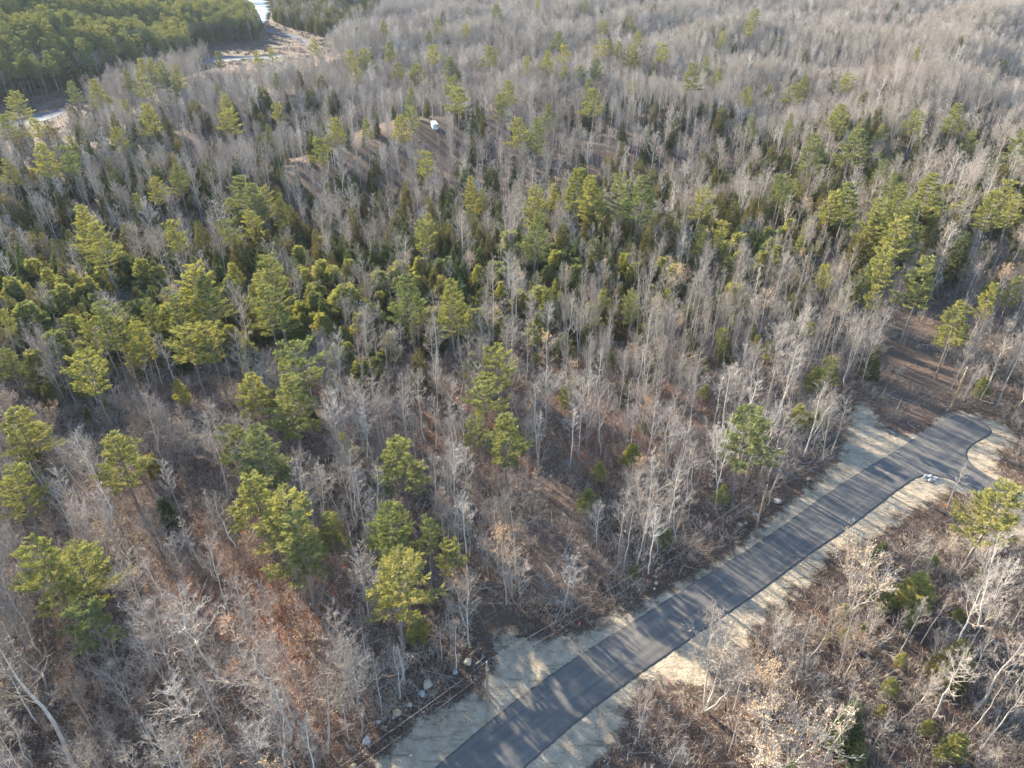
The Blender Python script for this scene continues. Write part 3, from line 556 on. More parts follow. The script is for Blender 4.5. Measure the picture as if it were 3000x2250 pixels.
# bare trees: (enlargement, foot x, y, top x, y, kind, width factor)
BARES = [(9, 145, 1290, 200, 720, 'hazy', 1.0), (9, 575, 1055, 650, 670, 'bare', .7), (9, 735, 1100, 960, 640, 'bare', 1), (9, 800, 1020, 960, 670, 'bare', .9), (9, 1195, 700, 1420, 300, 'bare', 1), (9, 1300, 850, 1430, 600, 'bare', .8), (9, 1740, 965, 2010, 450, 'bare', 1.1), (9, 1620, 1340, 1970, 880, 'bare', 1.2),
 (9, 1880, 1310, 2180, 790, 'bare', 1.2), (9, 1940, 1540, 2150, 1010, 'bare', .7), (9, 1860, 1430, 2070, 1050, 'bare', .9), (9, 1190, 1580, 1440, 1290, 'bare', .8), (9, 915, 1630, 870, 1180, 'bare', .5), (9, 480, 1700, 540, 1270, 'leafy', 1.2), (9, 650, 1720, 720, 1330, 'leafy', 1.1), (9, 1090, 640, 1230, 230, 'leafy', .9), (9, 1850, 320, 1880, 90, 'leafy', .9),
 (9, 1320, 1659, 1450, 1440, 'bare', .8), (9, 1480, 400, 1620, 140, 'bare', 1), (9, 1560, 410, 1730, 150, 'bare', 1), (9, 1940, 320, 2050, 130, 'bare', .9), (9, 2080, 1100, 2212, 780, 'bare', 1), (9, 1540, 1250, 1660, 1000, 'bare', .7), (9, 960, 800, 1010, 620, 'leafy', .6), (6, 1710, 1640, 1800, 1360, 'bare', 1.0),
 (8, 1070, 600, 1065, 120, 'leafy', .8), (8, 1125, 380, 1135, -120, 'bare', 1), (8, 1015, 380, 1000, -120, 'bare', .9), (8, 750, 350, 730, -60, 'bare', .8), (8, 920, 270, 880, -20, 'bare', .7), (8, 1790, 360, 1810, -120, 'bare', .9), (8, 1830, 370, 1880, -100, 'bare', .9), (8, 1910, 350, 1970, -60, 'bare', .9), (8, 1990, 400, 2040, -40, 'bare', .9), (8, 2130, 250, 2170, -60, 'bare', .8),
 (8, 130, 1460, 15, 880, 'bare', .9), (8, 380, 1210, 230, 850, 'bare', .9), (8, 650, 960, 560, 730, 'bare', .7), (8, 710, 860, 690, 560, 'bare', .6), (8, 50, 1480, -60, 1150, 'bare', .7), (8, 1815, 560, 1825, 430, 'bare', .3),
 (7, 1410, 1090, 1130, 480, 'bare', 1.3), (7, 1790, 860, 1600, 480, 'bare', 1), (7, 1600, 860, 1430, 430, 'bare', 1.2), (7, 1700, 1530, 1570, 1140, 'bare', 1.2), (7, 1460, 1440, 1320, 1070, 'bare', 1.1), (7, 1400, 1520, 1080, 970, 'bare', 1.2), (7, 1880, 1500, 1680, 880, 'bare', 1.3), (7, 2130, 1560, 1960, 1050, 'bare', 1.1), (7, 480, 1659, 160, 930, 'bare', 1.4),
 (7, 1050, 1659, 800, 1350, 'bare', 1), (7, 760, 1640, 560, 1350, 'bare', 1), (7, 210, 1650, 10, 1320, 'bare', 1.1), (7, 180, 930, 10, 620, 'bare', 1.2), (7, 1000, 1050, 870, 700, 'bare', 1.2), (7, 770, 980, 640, 740, 'bare', 1), (7, 830, 390, 720, 20, 'bare', 1.1), (7, 1080, 330, 950, 0, 'bare', 1), (7, 1250, 300, 1130, 120, 'bare', .9), (7, 860, 1350, 560, 1010, 'bare', 1.1), (7, 1670, 1659, 1540, 1330, 'bare', 1.1),
 (6, 960, 1290, 1100, 920, 'bare', 1.0), (6, 780, 1300, 970, 820, 'bare', .9), (6, 910, 1320, 1010, 900, 'bare', .9), (6, 550, 1620, 690, 1250, 'bare', .8), (6, 1820, 940, 1960, 640, 'bare', .9), (6, 1930, 930, 2050, 640, 'bare', .9), (6, 1680, 710, 1790, 500, 'bare', .6), (6, 1730, 880, 1900, 480, 'bare', .6),
 (6, 210, 1640, 230, 1100, 'bare', .8), (6, 20, 1600, 80, 1200, 'bare', .9), (6, 730, 800, 800, 560, 'bare', 1.2), (6, 1220, 680, 1330, 330, 'bare', 1.1), (6, 970, 660, 1110, 190, 'bare', 1), (6, 620, 740, 730, 400, 'bare', .9), (6, 320, 640, 400, 330, 'bare', .9), (6, 400, 640, 470, 300, 'bare', .9), (6, 60, 600, 110, 210, 'bare', 1), (6, 1570, 330, 1630, 60, 'bare', 1),
 (5, 985, 500, 980, 10, 'bare', .9), (5, 1095, 530, 1100, 0, 'bare', 1), (5, 1140, 530, 1160, 60, 'bare', .9), (5, 930, 450, 920, 60, 'bare', .8), (5, 1330, 860, 1320, 520, 'leafy', .8), (5, 1670, 1180, 1760, 800, 'bare', 1.1), (5, 1445, 960, 1480, 620, 'bare', .9), (5, 1205, 1440, 1230, 1240, 'bare', .5), (5, 250, 1620, 210, 1330, 'bare', .8), (5, 180, 1380, 140, 900, 'bare', 1), (5, 600, 1659, 640, 1300, 'bare', 1.1), (5, 470, 1010, 460, 720, 'bare', 1.1), (5, 310, 990, 300, 700, 'bare', .9), (5, 760, 690, 740, 400, 'bare', .9)]
STEP = 2.212
things = []                           # (kind, variant, x, y, z, scale_xy, scale_z, rot, tilt)
R0 = np.random.RandomState(99)
def place_tops(lst, kind, hfun):
    pts = [S(a, b, c) for a, b, c, _ in lst]; wpx = np.array([w/STEP*(1.22 if n_ >= 4 and kind == 'pine' else 1.1) for n_, _, _, w in lst])
    h = np.full(len(lst), 14.0)
    for _ in range(3):
        P = land(pts, h); dep = project(P+np.stack([h*0, h*0, h*.75], 1))[:, 2]; wm = wpx*dep/FPX
        h = hfun(wm, P)
    P = land(pts, h)
    for i in range(len(lst)):
        v = R0.randint(len(KINDS[kind])); v = 1 if kind == 'pine' and lst[i][3] >= 300 else v; K = KINDS[kind][v]
        sxy = wm[i]/K['W']; sz = h[i]/K['H']; sxy = min(max(sxy, sz*.55), sz*1.9)
        things.append([kind, v, P[i, 0], P[i, 1], P[i, 2]-.1, sxy, sz, R0.uniform(0, 6.28), (R0.normal(0, .02), R0.normal(0, .02))])
place_tops(PINES, 'pine', lambda w, P: np.clip(8+1.6*w, 12, 25)*np.where(P[:, 1] < 120, .82, 1))
place_tops(CEDARS, 'cedar', lambda w, P: np.clip(2.0*w+3, 6, 15))
place_tops(YOUNGS, 'young', lambda w, P: np.clip(1.25*w+.8, 2.2, 10))
place_tops(FIRS, 'fir', lambda w, P: np.clip(2.9*w, 4, 13))
bp = land([S(n, a, b) for n, a, b, *_ in BARES])
for (n, a, b, c, d, kind, wf), P in zip(BARES, bp):
    # height such that the tip shows at the read point
    ty = S(n, c, d)[1]; lo, hi = 2., 26.
    for _ in range(30):
        mid = (lo+hi)/2
        if project([P[0], P[1], P[2]+mid])[0, 1] > ty: lo = mid
        else: hi = mid
    h = min(max(mid, 5), 21); v = R0.randint(len(KINDS[kind])); K = KINDS[kind][v]; sz = h/K['H']
    things.append([kind, v, P[0], P[1], P[2]-.1, sz*wf, sz, R0.uniform(0, 6.28), (R0.normal(0, .035), R0.normal(0, .035))])

# ------------------------------------------------------------------ the rest of the woods
def inpoly(polys, x, y, m=0): return np.min([sdf(p, x, y) for p in polys], 0) < m
CAMP = land([S(2, 590, 850)])[0]
def field(seed, cell, x0, x1, y0, y1):
    r = np.random.RandomState(seed); X, Y = np.meshgrid(np.arange(x0, x1, cell), np.arange(y0, y1, cell))
    return (X+r.uniform(0, cell, X.shape)).ravel(), (Y+r.uniform(0, cell, X.shape)).ravel(), r
def vis(x, y, mg=70, top=14):
    z = terrain(x, y); a = project(np.stack([x, y, z], 1)); b = project(np.stack([x, y, z+top], 1))
    m = mg*FPX/np.maximum(a[:, 2], 30)
    return (a[:, 2] > 5) & (np.minimum(a[:, 0], b[:, 0]) < 3000+m*.6) & (np.maximum(a[:, 0], b[:, 0]) > -m) & (a[:, 1] > -260) & (b[:, 1] < 2250+m*.4) & (y > 22)
def clear_of(x, y, h=14):
    ok = (sdf(SAND, x, y) > 1.2) & (sdf(ROAD, x, y) > 4) & (sdf(MARSH, x, y) > 1) & ~inpoly(TRACKS, x, y, -.3)
    w = (y > 60) & (y < 135) ; ok &= ~(w & (sdf(SAND, x, y) < 3.0))
    ok &= ~((np.abs(x-CAMP[0]+ (y-CAMP[1])*-.02) < 5) & (y > CAMP[1]-24) & (y < CAMP[1]+10))
    # keep the river in sight: no tree whose tip hides the marsh
    z = terrain(x, y); t = project(np.stack([x, y, z+h], 1)); f = t[:, :2]/V
    SEE = [[(405, 142), (410, 125), (430, 102), (620, 66), (735, 84), (715, 103), (640, 120), (610, 130), (540, 132), (470, 142)], [(480, -30), (530, 40), (575, 62), (600, 40), (595, -30)], [(40, 275), (60, 245), (165, 228), (185, 234), (170, 250), (110, 268)]]
    for s in SEE: ok &= ~((sdf(s, f[:, 0], f[:, 1]) < 0) & (sdf(MARSH, x, y) < 160))
    return ok
hand = np.array([(t[2], t[3]) for t in things])
def far_from_hand(x, y, d):
    o = np.ones(len(x), bool)
    for a, b in hand: o &= (x-a)**2+(y-b)**2 > d*d
    # woods stand back from the tall pines, mostly on their open near side
    for a, b, w in FRONT:
        L = math.hypot(a, b); ux, uy = -a/L, -b/L; f = (x-a)*ux+(y-b)*uy; g = (x-a)*uy-(y-b)*ux
        o &= ~((f > -1.5) & (f < (6+.9*w if b < 270 else 4)) & (np.abs(g) < w*(.42 if b < 270 else .3)))
    return o
FRONT = [(t[2], t[3], KINDS[t[0]][t[1]]['W']*t[5]) for t in things if t[0] in ('pine', 'cedar') or (t[0] == 'young' and t[5] > .5)]
wild = []
def spread(kind, n, x, y, h, hs, r, tilt=.03, wf=(.85, 1.2)):
    for i in range(len(x)):
        K = KINDS[kind]; v = r.randint(len(K)); H = max(h*(1+r.normal(0, hs)), h*.45); sz = H/K[v]['H']
        wild.append([kind, v, x[i], y[i], 0, sz*r.uniform(*wf), sz, r.uniform(0, 6.28), (r.normal(0, tilt), r.normal(0, tilt))])
GROVE = flat(VP((1150, 600), (1350, 560), (2000, 560), (1950, 650), (1860, 800), (1780, 840), (1640, 760), (1450, 900), (1250, 900), (1180, 760)))
LOWL = flat(VP((-200, 1000), (400, 1150), (700, 1300), (800, 1560), (800, 1800), (-400, 1800)))
LOWR = flat(VP((1380, 1500), (1700, 1330), (2100, 1090), (2500, 1100), (2500, 1900), (1300, 1900)))
# near woods
x, y, r = field(11, 2.6, -260, 230, 22, 330)
e = edge_y(x); near_ = y < e+8
gr = sdf(GROVE, x, y); pl = sdf(LOWL, x, y); pr = sdf(LOWR, x, y); br = np.min([sdf(p, x, y) for p in BRUSHY], 0)
clump = .5+.5*np.sin(x*.11+1.3*np.sin(y*.07))*np.sin(y*.13+1.1*np.sin(x*.05))
p = np.where(gr < 0, .74, .30+.22*clump); p = np.where(pl < 0, .40, p); p = np.where(pr < 0, .20, p); p = np.where(br < 0, .10, p); p = np.where(y > e-50, np.where(gr > 0, .24, .30)+.12*clump, p); p = np.where((y > e-42) & (x < 0), .10, p)
k = near_ & vis(x, y) & clear_of(x, y) & (r.uniform(size=len(x)) < p) & far_from_hand(x, y, 1.6)
x, y = x[k], y[k]; u = r.uniform(size=len(x)); lf = u < .10; inr = sdf(LOWR, x, y) < 0
ing = sdf(GROVE, x, y) < 0
spread('bare', 0, x[~lf & ~inr & ~ing], y[~lf & ~inr & ~ing], 12.0, .2, r)
spread('bare', 0, x[~lf & ing], y[~lf & ing], 12.5, .16, r, .03, (.55, .85))
spread('bare', 0, x[~lf & inr], y[~lf & inr], 9.5, .25, r, .06, (.6, 1.))
spread('leafy', 0, x[lf], y[lf], 7.5, .25, r)
# saplings and small evergreens near the plateau edge
x, y, r = field(12, 2.4, -260, 330, 30, 330); e = edge_y(x)
band = np.exp(-((y-(e-16))/27)**2); left = sm(40, -90, x)
p = .85*band*(.45+.55*(np.sin(x*.06)*np.sin(y*.08+x*.02) > -.2)) + .16*left*sm(e-75, e-45, y)*(y < e) + .012
k = vis(x, y) & clear_of(x, y, 6) & (y < e+16) & (r.uniform(size=len(x)) < p) & far_from_hand(x, y, 1.8)
x, y = x[k], y[k]; u = r.uniform(size=len(x)); lft = x < 10
yo = (u < .42) & (y < edge_y(x)-3); fi = ~yo & (u < .75); ce = ~yo & ~fi
spread('young', 0, x[yo], y[yo], 6.5, .28, r); spread('fir', 0, x[fi], y[fi], 6.5, .28, r); spread('cedar', 0, x[ce], y[ce], 6.5, .25, r)
# valley and far slopes
x, y, r = field(13, 3.5, -1100, 1100, 170, 620); e = edge_y(x)
k0 = (y > e+8) & vis(x, y) & clear_of(x, y) & (sdf(HILL_L, x, y) > 0)
dark = (.5+.5*np.sin(x*.021+2*np.sin(y*.012+.6)))*(.5+.5*np.sin(y*.03+1.2+x*.008)); fall = sm(480, 260, y)
zone = sm(e+130, e+35, y); pe = .07+.36*dark*fall+.40*zone
u = r.uniform(size=len(x)); ev = k0 & (u < pe*.85); ba = k0 & ~ev & (u < pe+np.where(y < 400, .27+.08*dark, .60)-.17*zone) & far_from_hand(x, y, 1.5)
c = r.uniform(size=len(x)); ev &= far_from_hand(x, y, 2)
kp = ev & (c < .015); kc = ev & (c >= .015) & (c < .42); kf = ev & (c >= .42)
spread('pine', 0, x[kp], y[kp], 17, .15, r); spread('cedar', 0, x[kc & (y < 420)], y[kc & (y < 420)], 8.5, .3, r); spread('fir', 0, x[kf & (y < 420)], y[kf & (y < 420)], 8, .3, r)
spread('bare_far', 0, x[ba], y[ba], 13.5, .2, r, .035, (.65, 1.1))
x, y, r = field(14, 4.4, -1100, 1200, 620, 1350)
k0 = vis(x, y) & clear_of(x, y) & (sdf(HILL_L, x, y) > 0) & (sdf(HILL_R, x, y) > 0); u = r.uniform(size=len(x)); ba = k0 & (u < .80); cp = k0 & (u > .955)
spread('bare_far', 0, x[ba], y[ba], 14.0, .2, r, .035, (.95, 1.5)); spread('cedar', 0, x[cp], y[cp], 11, .2, r)
x, y, r = field(15, 4.2, -900, 100, 330, 1350)
k0 = vis(x, y) & ((sdf(HILL_L, x, y) < -1) | (sdf(HILL_R, x, y) < -1)) & (sdf(MARSH, x, y) > -400); u = r.uniform(size=len(x)); d = sdf(HILL_L, x, y)
kp = k0 & (u < np.where(d < -35, .60, .34)) & (d < 0); kb = k0 & ~kp & (u > .86); kc = k0 & ~kp & ~kb & (u < .82)
spread('pine', 0, x[kp], y[kp], 21, .14, r); spread('cedar', 0, x[kc], y[kc], 13, .2, r); spread('bare_far', 0, x[kb], y[kb], 16, .14, r)
wx = np.array([t[2] for t in wild]); wy = np.array([t[3] for t in wild]); wz = terrain(wx, wy)-.12
for t, z in zip(wild, wz): t[4] = z

# ------------------------------------------------------------------ singles: the ~300 of each kind that show largest; the rest in one mass per kind
FAM = {'bare': 'bare', 'bare_far': 'bare', 'hazy': 'bare', 'leafy': 'bare', 'pine': 'pine', 'cedar': 'cedar', 'fir': 'fir', 'young': 'young'}
NAMES = {'bare': ('bare_tree', 'bare tree', 'leafless trees of the woods'), 'pine': ('pine_tree', 'pine tree', 'tall pines standing above the woods'), 'cedar': ('cedar_tree', 'cedar tree', 'dense dark evergreens in the woods'),
         'fir': ('fir_tree', 'fir tree', 'narrow pointed firs in the woods'), 'young': ('young_pine', 'young pine', 'low bushy young pines')}
allt = [(t, True) for t in things]+[(t, False) for t in wild]
def mids(ts):
    A = np.array([[t[2], t[3], t[4]+KINDS[t[0]][t[1]]['H']*t[6]*.7] for t in ts]); return project(A)
mp = mids([t for t, _ in allt]); szp = np.array([KINDS[t[0]][t[1]]['H']*t[6]*KINDS[t[0]][t[1]]['W']*t[5] for t, _ in allt])**.5*FPX/mp[:, 2]
infr = (mp[:, 0] > 5) & (mp[:, 0] < 2995) & (mp[:, 1] > 5) & (mp[:, 1] < 2245)
singles, rest = [], {}
for fam in ('bare', 'pine', 'cedar', 'fir', 'young'):
    ids = [i for i, (t, h) in enumerate(allt) if FAM[t[0]] == fam]
    cand = sorted([i for i in ids if infr[i]], key=lambda i: -(szp[i]+(1e5 if allt[i][1] else 0)))[:300]
    cs = set(cand); singles += [(fam, i) for i in cand]; rest[fam] = [allt[i][0] for i in ids if i not in cs]

# labels: look + place told by things one can find in the photo
LM = [('the sunlit tan utility pole', 2230, 1480), ('the bottom brown utility pole', 1430, 2010), ('the dark far utility pole', 2810, 1140), ('the heart-shaped tan boulder', 1254, 2008),
      ('the asphalt turnaround', 2850, 1255), ('the side road at the right', 2900, 1440), ('the heap of white stones', 2728, 1403), ('the tracked sandy turnout', 1500, 1880), ('the bottom end of the road', 1400, 2220),
      ('the bottom left corner', 60, 2200), ('the bottom right corner', 2950, 2200), ('the top right corner', 2950, 40), ('the top left corner', 50, 40), ('the white camper', 1268, 372), ('the bright top river', 770, 50),
      ('the marsh channel', 900, 110), ('the misty left pond', 140, 340), ('the brown right clearing', 2680, 1010), ('the bare skid trail', 1620, 1400), ('the open leaf-strewn slope', 1800, 1150),
      ('the brushy left opening', 330, 1230), ('the left edge middle', 20, 1000), ('the right edge middle', 2980, 760), ('the picture centre', 1500, 1125), ('the dark central valley', 1050, 600), ('the pale grove of poles', 2150, 900),
      ('the far top-centre slope', 1750, 60), ('the twin right-valley pines', 2450, 420), ('the three-topped left pine', 730, 560), ('the roadside pale birch', 2085, 1930), ('the bright pine by the bend', 2200, 1270), ('the column of three pines', 1450, 1200)]
DIRS = ['right of', 'up and right of', 'above', 'up and left of', 'left of', 'down and left of', 'below', 'down and right of']
ORD = ['nearest', 'second nearest', 'third nearest', 'fourth nearest', 'fifth nearest', 'sixth nearest', 'seventh nearest', 'eighth nearest', 'ninth nearest', 'tenth nearest', 'eleventh nearest', 'twelfth nearest']+['%dth nearest' % i for i in range(13, 60)]
LOOK = {'pine': 'tall yellow-green pine', 'cedar': 'rounded dark evergreen', 'fir': 'narrow pointed fir', 'young': 'bushy young pine', 'bare': 'leafless grey tree', 'leafy': 'russet-leaved tree', 'hazy': 'finely twigged birch'}
cells = {}
for fam, i in singles:
    look = LOOK.get(allt[i][0][0], LOOK[fam]); u, v = mp[i, 0], mp[i, 1]
    d = [math.hypot(u-a, v-b) for _, a, b in LM]; j = int(np.argmin(d)); ang = math.degrees(math.atan2(-(v-LM[j][2]), u-LM[j][1])) % 360
    cells.setdefault((look, j, int(((ang+22.5) % 360)//45)), []).append((d[j], i))
LABEL = {}
for (look, j, k), L in cells.items():
    for n, (_, i) in enumerate(sorted(L)): LABEL[i] = f'{look}, {ORD[n]} {DIRS[k]} {LM[j][0]}'
for fam, i in singles:
    t = allt[i][0]; nm, cat, grp = NAMES[fam]; K = KINDS[t[0]][t[1]]
    root = empty(nm, (t[2], t[3], t[4]), t[7], (t[5], t[5], t[6]), t[8])
    tag(root, LABEL[i], cat, grp)
    put('trunk', K['trunk'], root); put('crown', K['crown'], root)

def mass(name, meshes, pts, label, cat):
    """pts rows: x y z idx rot tiltx tilty sxy sz"""
    a = np.asarray(pts, float)
    if not len(a): return
    src = bpy.data.collections.new(name+'_kinds')
    for i, me in enumerate(meshes):
        o = bpy.data.objects.new('%s_%02d' % (name, i), me); src.objects.link(o)
    me = bpy.data.meshes.new(name); me.vertices.add(len(a)); me.vertices.foreach_set('co', a[:, :3].astype(np.float32).ravel())
    at = me.attributes.new('idx', 'INT', 'POINT'); at.data.foreach_set('value', a[:, 3].astype(np.int32))
    at = me.attributes.new('rot', 'FLOAT_VECTOR', 'POINT'); at.data.foreach_set('vector', a[:, [5, 6, 4]].astype(np.float32).ravel())
    at = me.attributes.new('scl', 'FLOAT_VECTOR', 'POINT'); at.data.foreach_set('vector', a[:, [7, 7, 8]].astype(np.float32).ravel())
    me.update(); o = put(name, me)
    ng = bpy.data.node_groups.new(name+'_spread', 'GeometryNodeTree')
    ng.interface.new_socket('Geometry', in_out='INPUT', socket_type='NodeSocketGeometry'); ng.interface.new_socket('Geometry', in_out='OUTPUT', socket_type='NodeSocketGeometry')
    gi = ng.nodes.new('NodeGroupInput'); go = ng.nodes.new('NodeGroupOutput'); ip = ng.nodes.new('GeometryNodeInstanceOnPoints'); ci = ng.nodes.new('GeometryNodeCollectionInfo')
    ci.inputs[0].default_value = src; ci.inputs['Separate Children'].default_value = True; ci.inputs['Reset Children'].default_value = True
    ip.inputs['Pick Instance'].default_value = True
    def na(nm, ty):
        n = ng.nodes.new('GeometryNodeInputNamedAttribute'); n.data_type = ty; n.inputs[0].default_value = nm; return n.outputs[0]
    l = ng.links; l.new(gi.outputs[0], ip.inputs['Points']); l.new(ci.outputs[0], ip.inputs['Instance'])
    l.new(na('idx', 'INT'), ip.inputs['Instance Index']); l.new(na('rot', 'FLOAT_VECTOR'), ip.inputs['Rotation']); l.new(na('scl', 'FLOAT_VECTOR'), ip.inputs['Scale'])
    l.new(ip.outputs[0], go.inputs[0])
    md = o.modifiers.new('spread', 'NODES'); md.node_group = ng
    tag(o, label, cat, kind='stuff'); return o
STUFFN = {'bare': ('bare_woods', 'grey leafless woods covering the valley and far slopes'), 'pine': ('pine_woods', 'pines massed on the far bank and scattered through the woods'),
          'cedar': ('cedar_thicket', 'dark low evergreens massed under the leafless trees'), 'fir': ('fir_thicket', 'small dark pointed firs crowded in the shade'), 'young': ('young_pine_thicket', 'young pines crowded along the edge of the rise')}
for fam, ts in rest.items():
    ks = [k for k in KINDS if FAM[k] == fam]; meshes, off = [], {}
    for k in ks: off[k] = len(meshes); meshes += [K['joined'] for K in KINDS[k]]
    mass(STUFFN[fam][0], meshes, [(t[2], t[3], t[4], off[t[0]]+t[1], t[7], t[8][0], t[8][1], t[5], t[6]) for t in ts], STUFFN[fam][1], 'woods')

# ------------------------------------------------------------------ undergrowth, sticks, fallen leaves
def litter(name, meshes, seed, cell, ymax, prob, label, cat, smin, smax, off=0.8, sel=None):
    x, y, r = field(seed, cell, -200, 190, 25, ymax); k = vis(x, y, 12, 1) & (y < edge_y(x)+15) & (sdf(SAND, x, y) > off) & (sdf(ROAD, x, y) > 1.2)
    pr = prob(x, y) if callable(prob) else prob
    k &= r.uniform(size=len(x)) < pr; x, y = x[k], y[k]; z = terrain(x, y); n = len(x)
    s = r.uniform(smin, smax, n); idx = r.randint(0, len(meshes), n) if sel is None else r.choice(len(meshes), n, p=sel)
    mass(name, meshes, np.stack([x, y, z-.02, idx, r.uniform(0, 6.28, n), r.normal(0, .05, n), r.normal(0, .05, n), s, s], 1), label, cat)
tp = lambda x, y: np.where(inpoly(TRACKS, x, y, 0), .10, 1.0)
litter('undergrowth', BR, 61, 2.3, 260, lambda x, y: .78*tp(x, y)*np.where(inpoly(BRUSHY, x, y, 0), 1.6, 1), 'thin leafless brush and saplings covering the forest floor', 'undergrowth', .6, 1.35, 1.0, [.24, .2, .22, .1, .24])
litter('fallen_branches', ST, 62, 3.2, 200, lambda x, y: np.where(inpoly(TRACKS, x, y, 0), .35, .55)*np.where(sdf(SAND, x, y) < 9, 1.7, 1), 'broken branches and slash lying on the forest floor', 'fallen branches', .6, 1.2)
litter('fallen_leaves', LP, 63, 2.7, 220, lambda x, y: np.where(np.min([sdf(p, x, y) for p in LITTER], 0) < 4, .9, .42)*np.where(inpoly(TRACKS, x, y, -1), .3, 1), 'russet fallen leaves scattered under the trees', 'fallen leaves', .6, 1.1)

def verge(name, meshes, seed, cell, prob, label, cat, a, b, smin, smax):
    x, y, r = field(seed, cell, -60, 130, 25, 160); d = sdf(SAND, x, y); k = vis(x, y, 6, 1) & (d > a) & (d < b) & (sdf(ROAD, x, y) > .5) & (r.uniform(size=len(x)) < prob)
    x, y = x[k], y[k]; n = len(x); s = r.uniform(smin, smax, n)**1.0
    mass(name, meshes, np.stack([x, y, terrain(x, y)-.01, r.randint(0, len(meshes), n), r.uniform(0, 6.28, n), r.normal(0, .2, n), r.normal(0, .2, n), s, s], 1), label, cat)
def pebbles(seed, n=9):
    r = np.random.RandomState(seed); B = Bag(); o = np.array([(1, 0, 0), (-1, 0, 0), (0, 1, 0), (0, -1, 0), (0, 0, 1), (0, 0, -.4)], float); f = np.array([(0, 2, 4), (2, 1, 4), (1, 3, 4), (3, 0, 4), (2, 0, 5), (1, 2, 5), (3, 1, 5), (0, 3, 5)])
    for _ in range(n):
        q_ = np.linalg.qr(r.normal(size=(3, 3)))[0]*.3+np.eye(3)*.9; B.add((o*r.uniform(.7, 1.2, (6, 1)))@q_*r.uniform(.03, .12)+np.array([r.uniform(-1, 1), r.uniform(-1, 1), .03]), f)
    return B.mesh('pebbles', [M['pebble']])
M['pebble'] = varied('pebble_stone', [(0, (.22, .20, .18)), (.5, (.38, .36, .33)), (1, (.55, .53, .49))], 4)
M['weed'] = varied('dry_weeds', [(0, (.20, .15, .10)), (.6, (.30, .23, .15)), (1, (.16, .13, .10))], 2)
def tuft(seed, n=60, h=.45):
    r = np.random.RandomState(seed); B = Bag(); P = np.stack([r.normal(0, .35, n), r.normal(0, .35, n), np.zeros(n)], 1); D = r.normal(0, .8, (n, 3)); D[:, 2] = r.uniform(.2, 1.2, n)
    B.blades(P, D, h*r.uniform(.4, 1.2, n), .05, r); return B.mesh('weed_tuft', [M['weed']])
verge('gravel', [pebbles(121), pebbles(122), pebbles(123, 14)], 64, 1.5, .5, 'small stones scattered over the sandy verges', 'gravel', -30, 1.5, .6, 1.2)
verge('dry_weeds', [tuft(131), tuft(132, 40, .3), tuft(133, 80, .35)], 65, 1.0, .55, 'dry weeds and leaves at the ragged edge of the verge', 'dry weeds', -2.2, 2.0, .5, 1.3)
verge('verge_weeds', [tuft(134, 30, .22), tuft(135, 24, .25)], 66, 1.3, .16, 'low dry weeds dotted over the sandy verge', 'dry weeds', -30, -2, .5, 1.3)

# ------------------------------------------------------------------ boulders
def rock_mesh(seed, sx, sy, sz, pts=22, cut=.0):
    import bmesh
    r = np.random.RandomState(seed); bm = bmesh.new()
    for _ in range(pts):
        v = r.normal(size=3); v /= np.linalg.norm(v); v *= r.uniform(.86, 1.0); bm.verts.new((v[0]*sx, v[1]*sy, max(v[2], -.55)*sz))
    bmesh.ops.convex_hull(bm, input=bm.verts[:]); bmesh.ops.delete(bm, geom=[v for v in bm.verts if not v.link_faces], context='VERTS')
    bmesh.ops.bevel(bm, geom=bm.edges[:], offset=min(sx, sy)*.05, segments=2, affect='EDGES', profile=.6)
    bmesh.ops.triangulate(bm, faces=[f for f in bm.faces if len(f.verts) > 4])
    me = bpy.data.meshes.new('rock'); bm.to_mesh(me); bm.free()
    for p in me.polygons: p.use_smooth = True
    return me
def rockmat(name, a, b_):
    m, nt, b = mat(name, a, .85); tc = N(nt, 'ShaderNodeTexCoord'); n = noise(nt, 3.5, 6, .7, tc.outputs['Object']); n2 = noise(nt, 14, 4, .7, tc.outputs['Object'])
    c = ramp(nt, n, [(.3, a), (.62, b_)]); c = mixc(nt, 1.0, c, ramp(nt, n2, [(.3, (.75, .75, .75)), (.65, (1.1, 1.1, 1.1))]), 'MULTIPLY'); nt.links.new(c, b.inputs['Base Color'])
    bp = N(nt, 'ShaderNodeBump'); bp.inputs['Strength'].default_value = .6; bp.inputs['Distance'].default_value = .08; nt.links.new(n2, bp.inputs['Height']); nt.links.new(bp.outputs[0], b.inputs['Normal']); return m
RT = rockmat('tan_stone', (.40, .36, .27), (.52, .48, .38)); RG = rockmat('grey_stone', (.26, .265, .275), (.46, .465, .47)); RW = rockmat('pale_stone', (.33, .32, .295), (.48, .47, .44)); RO = rockmat('brown_stone', (.38, .28, .18), (.50, .40, .28))
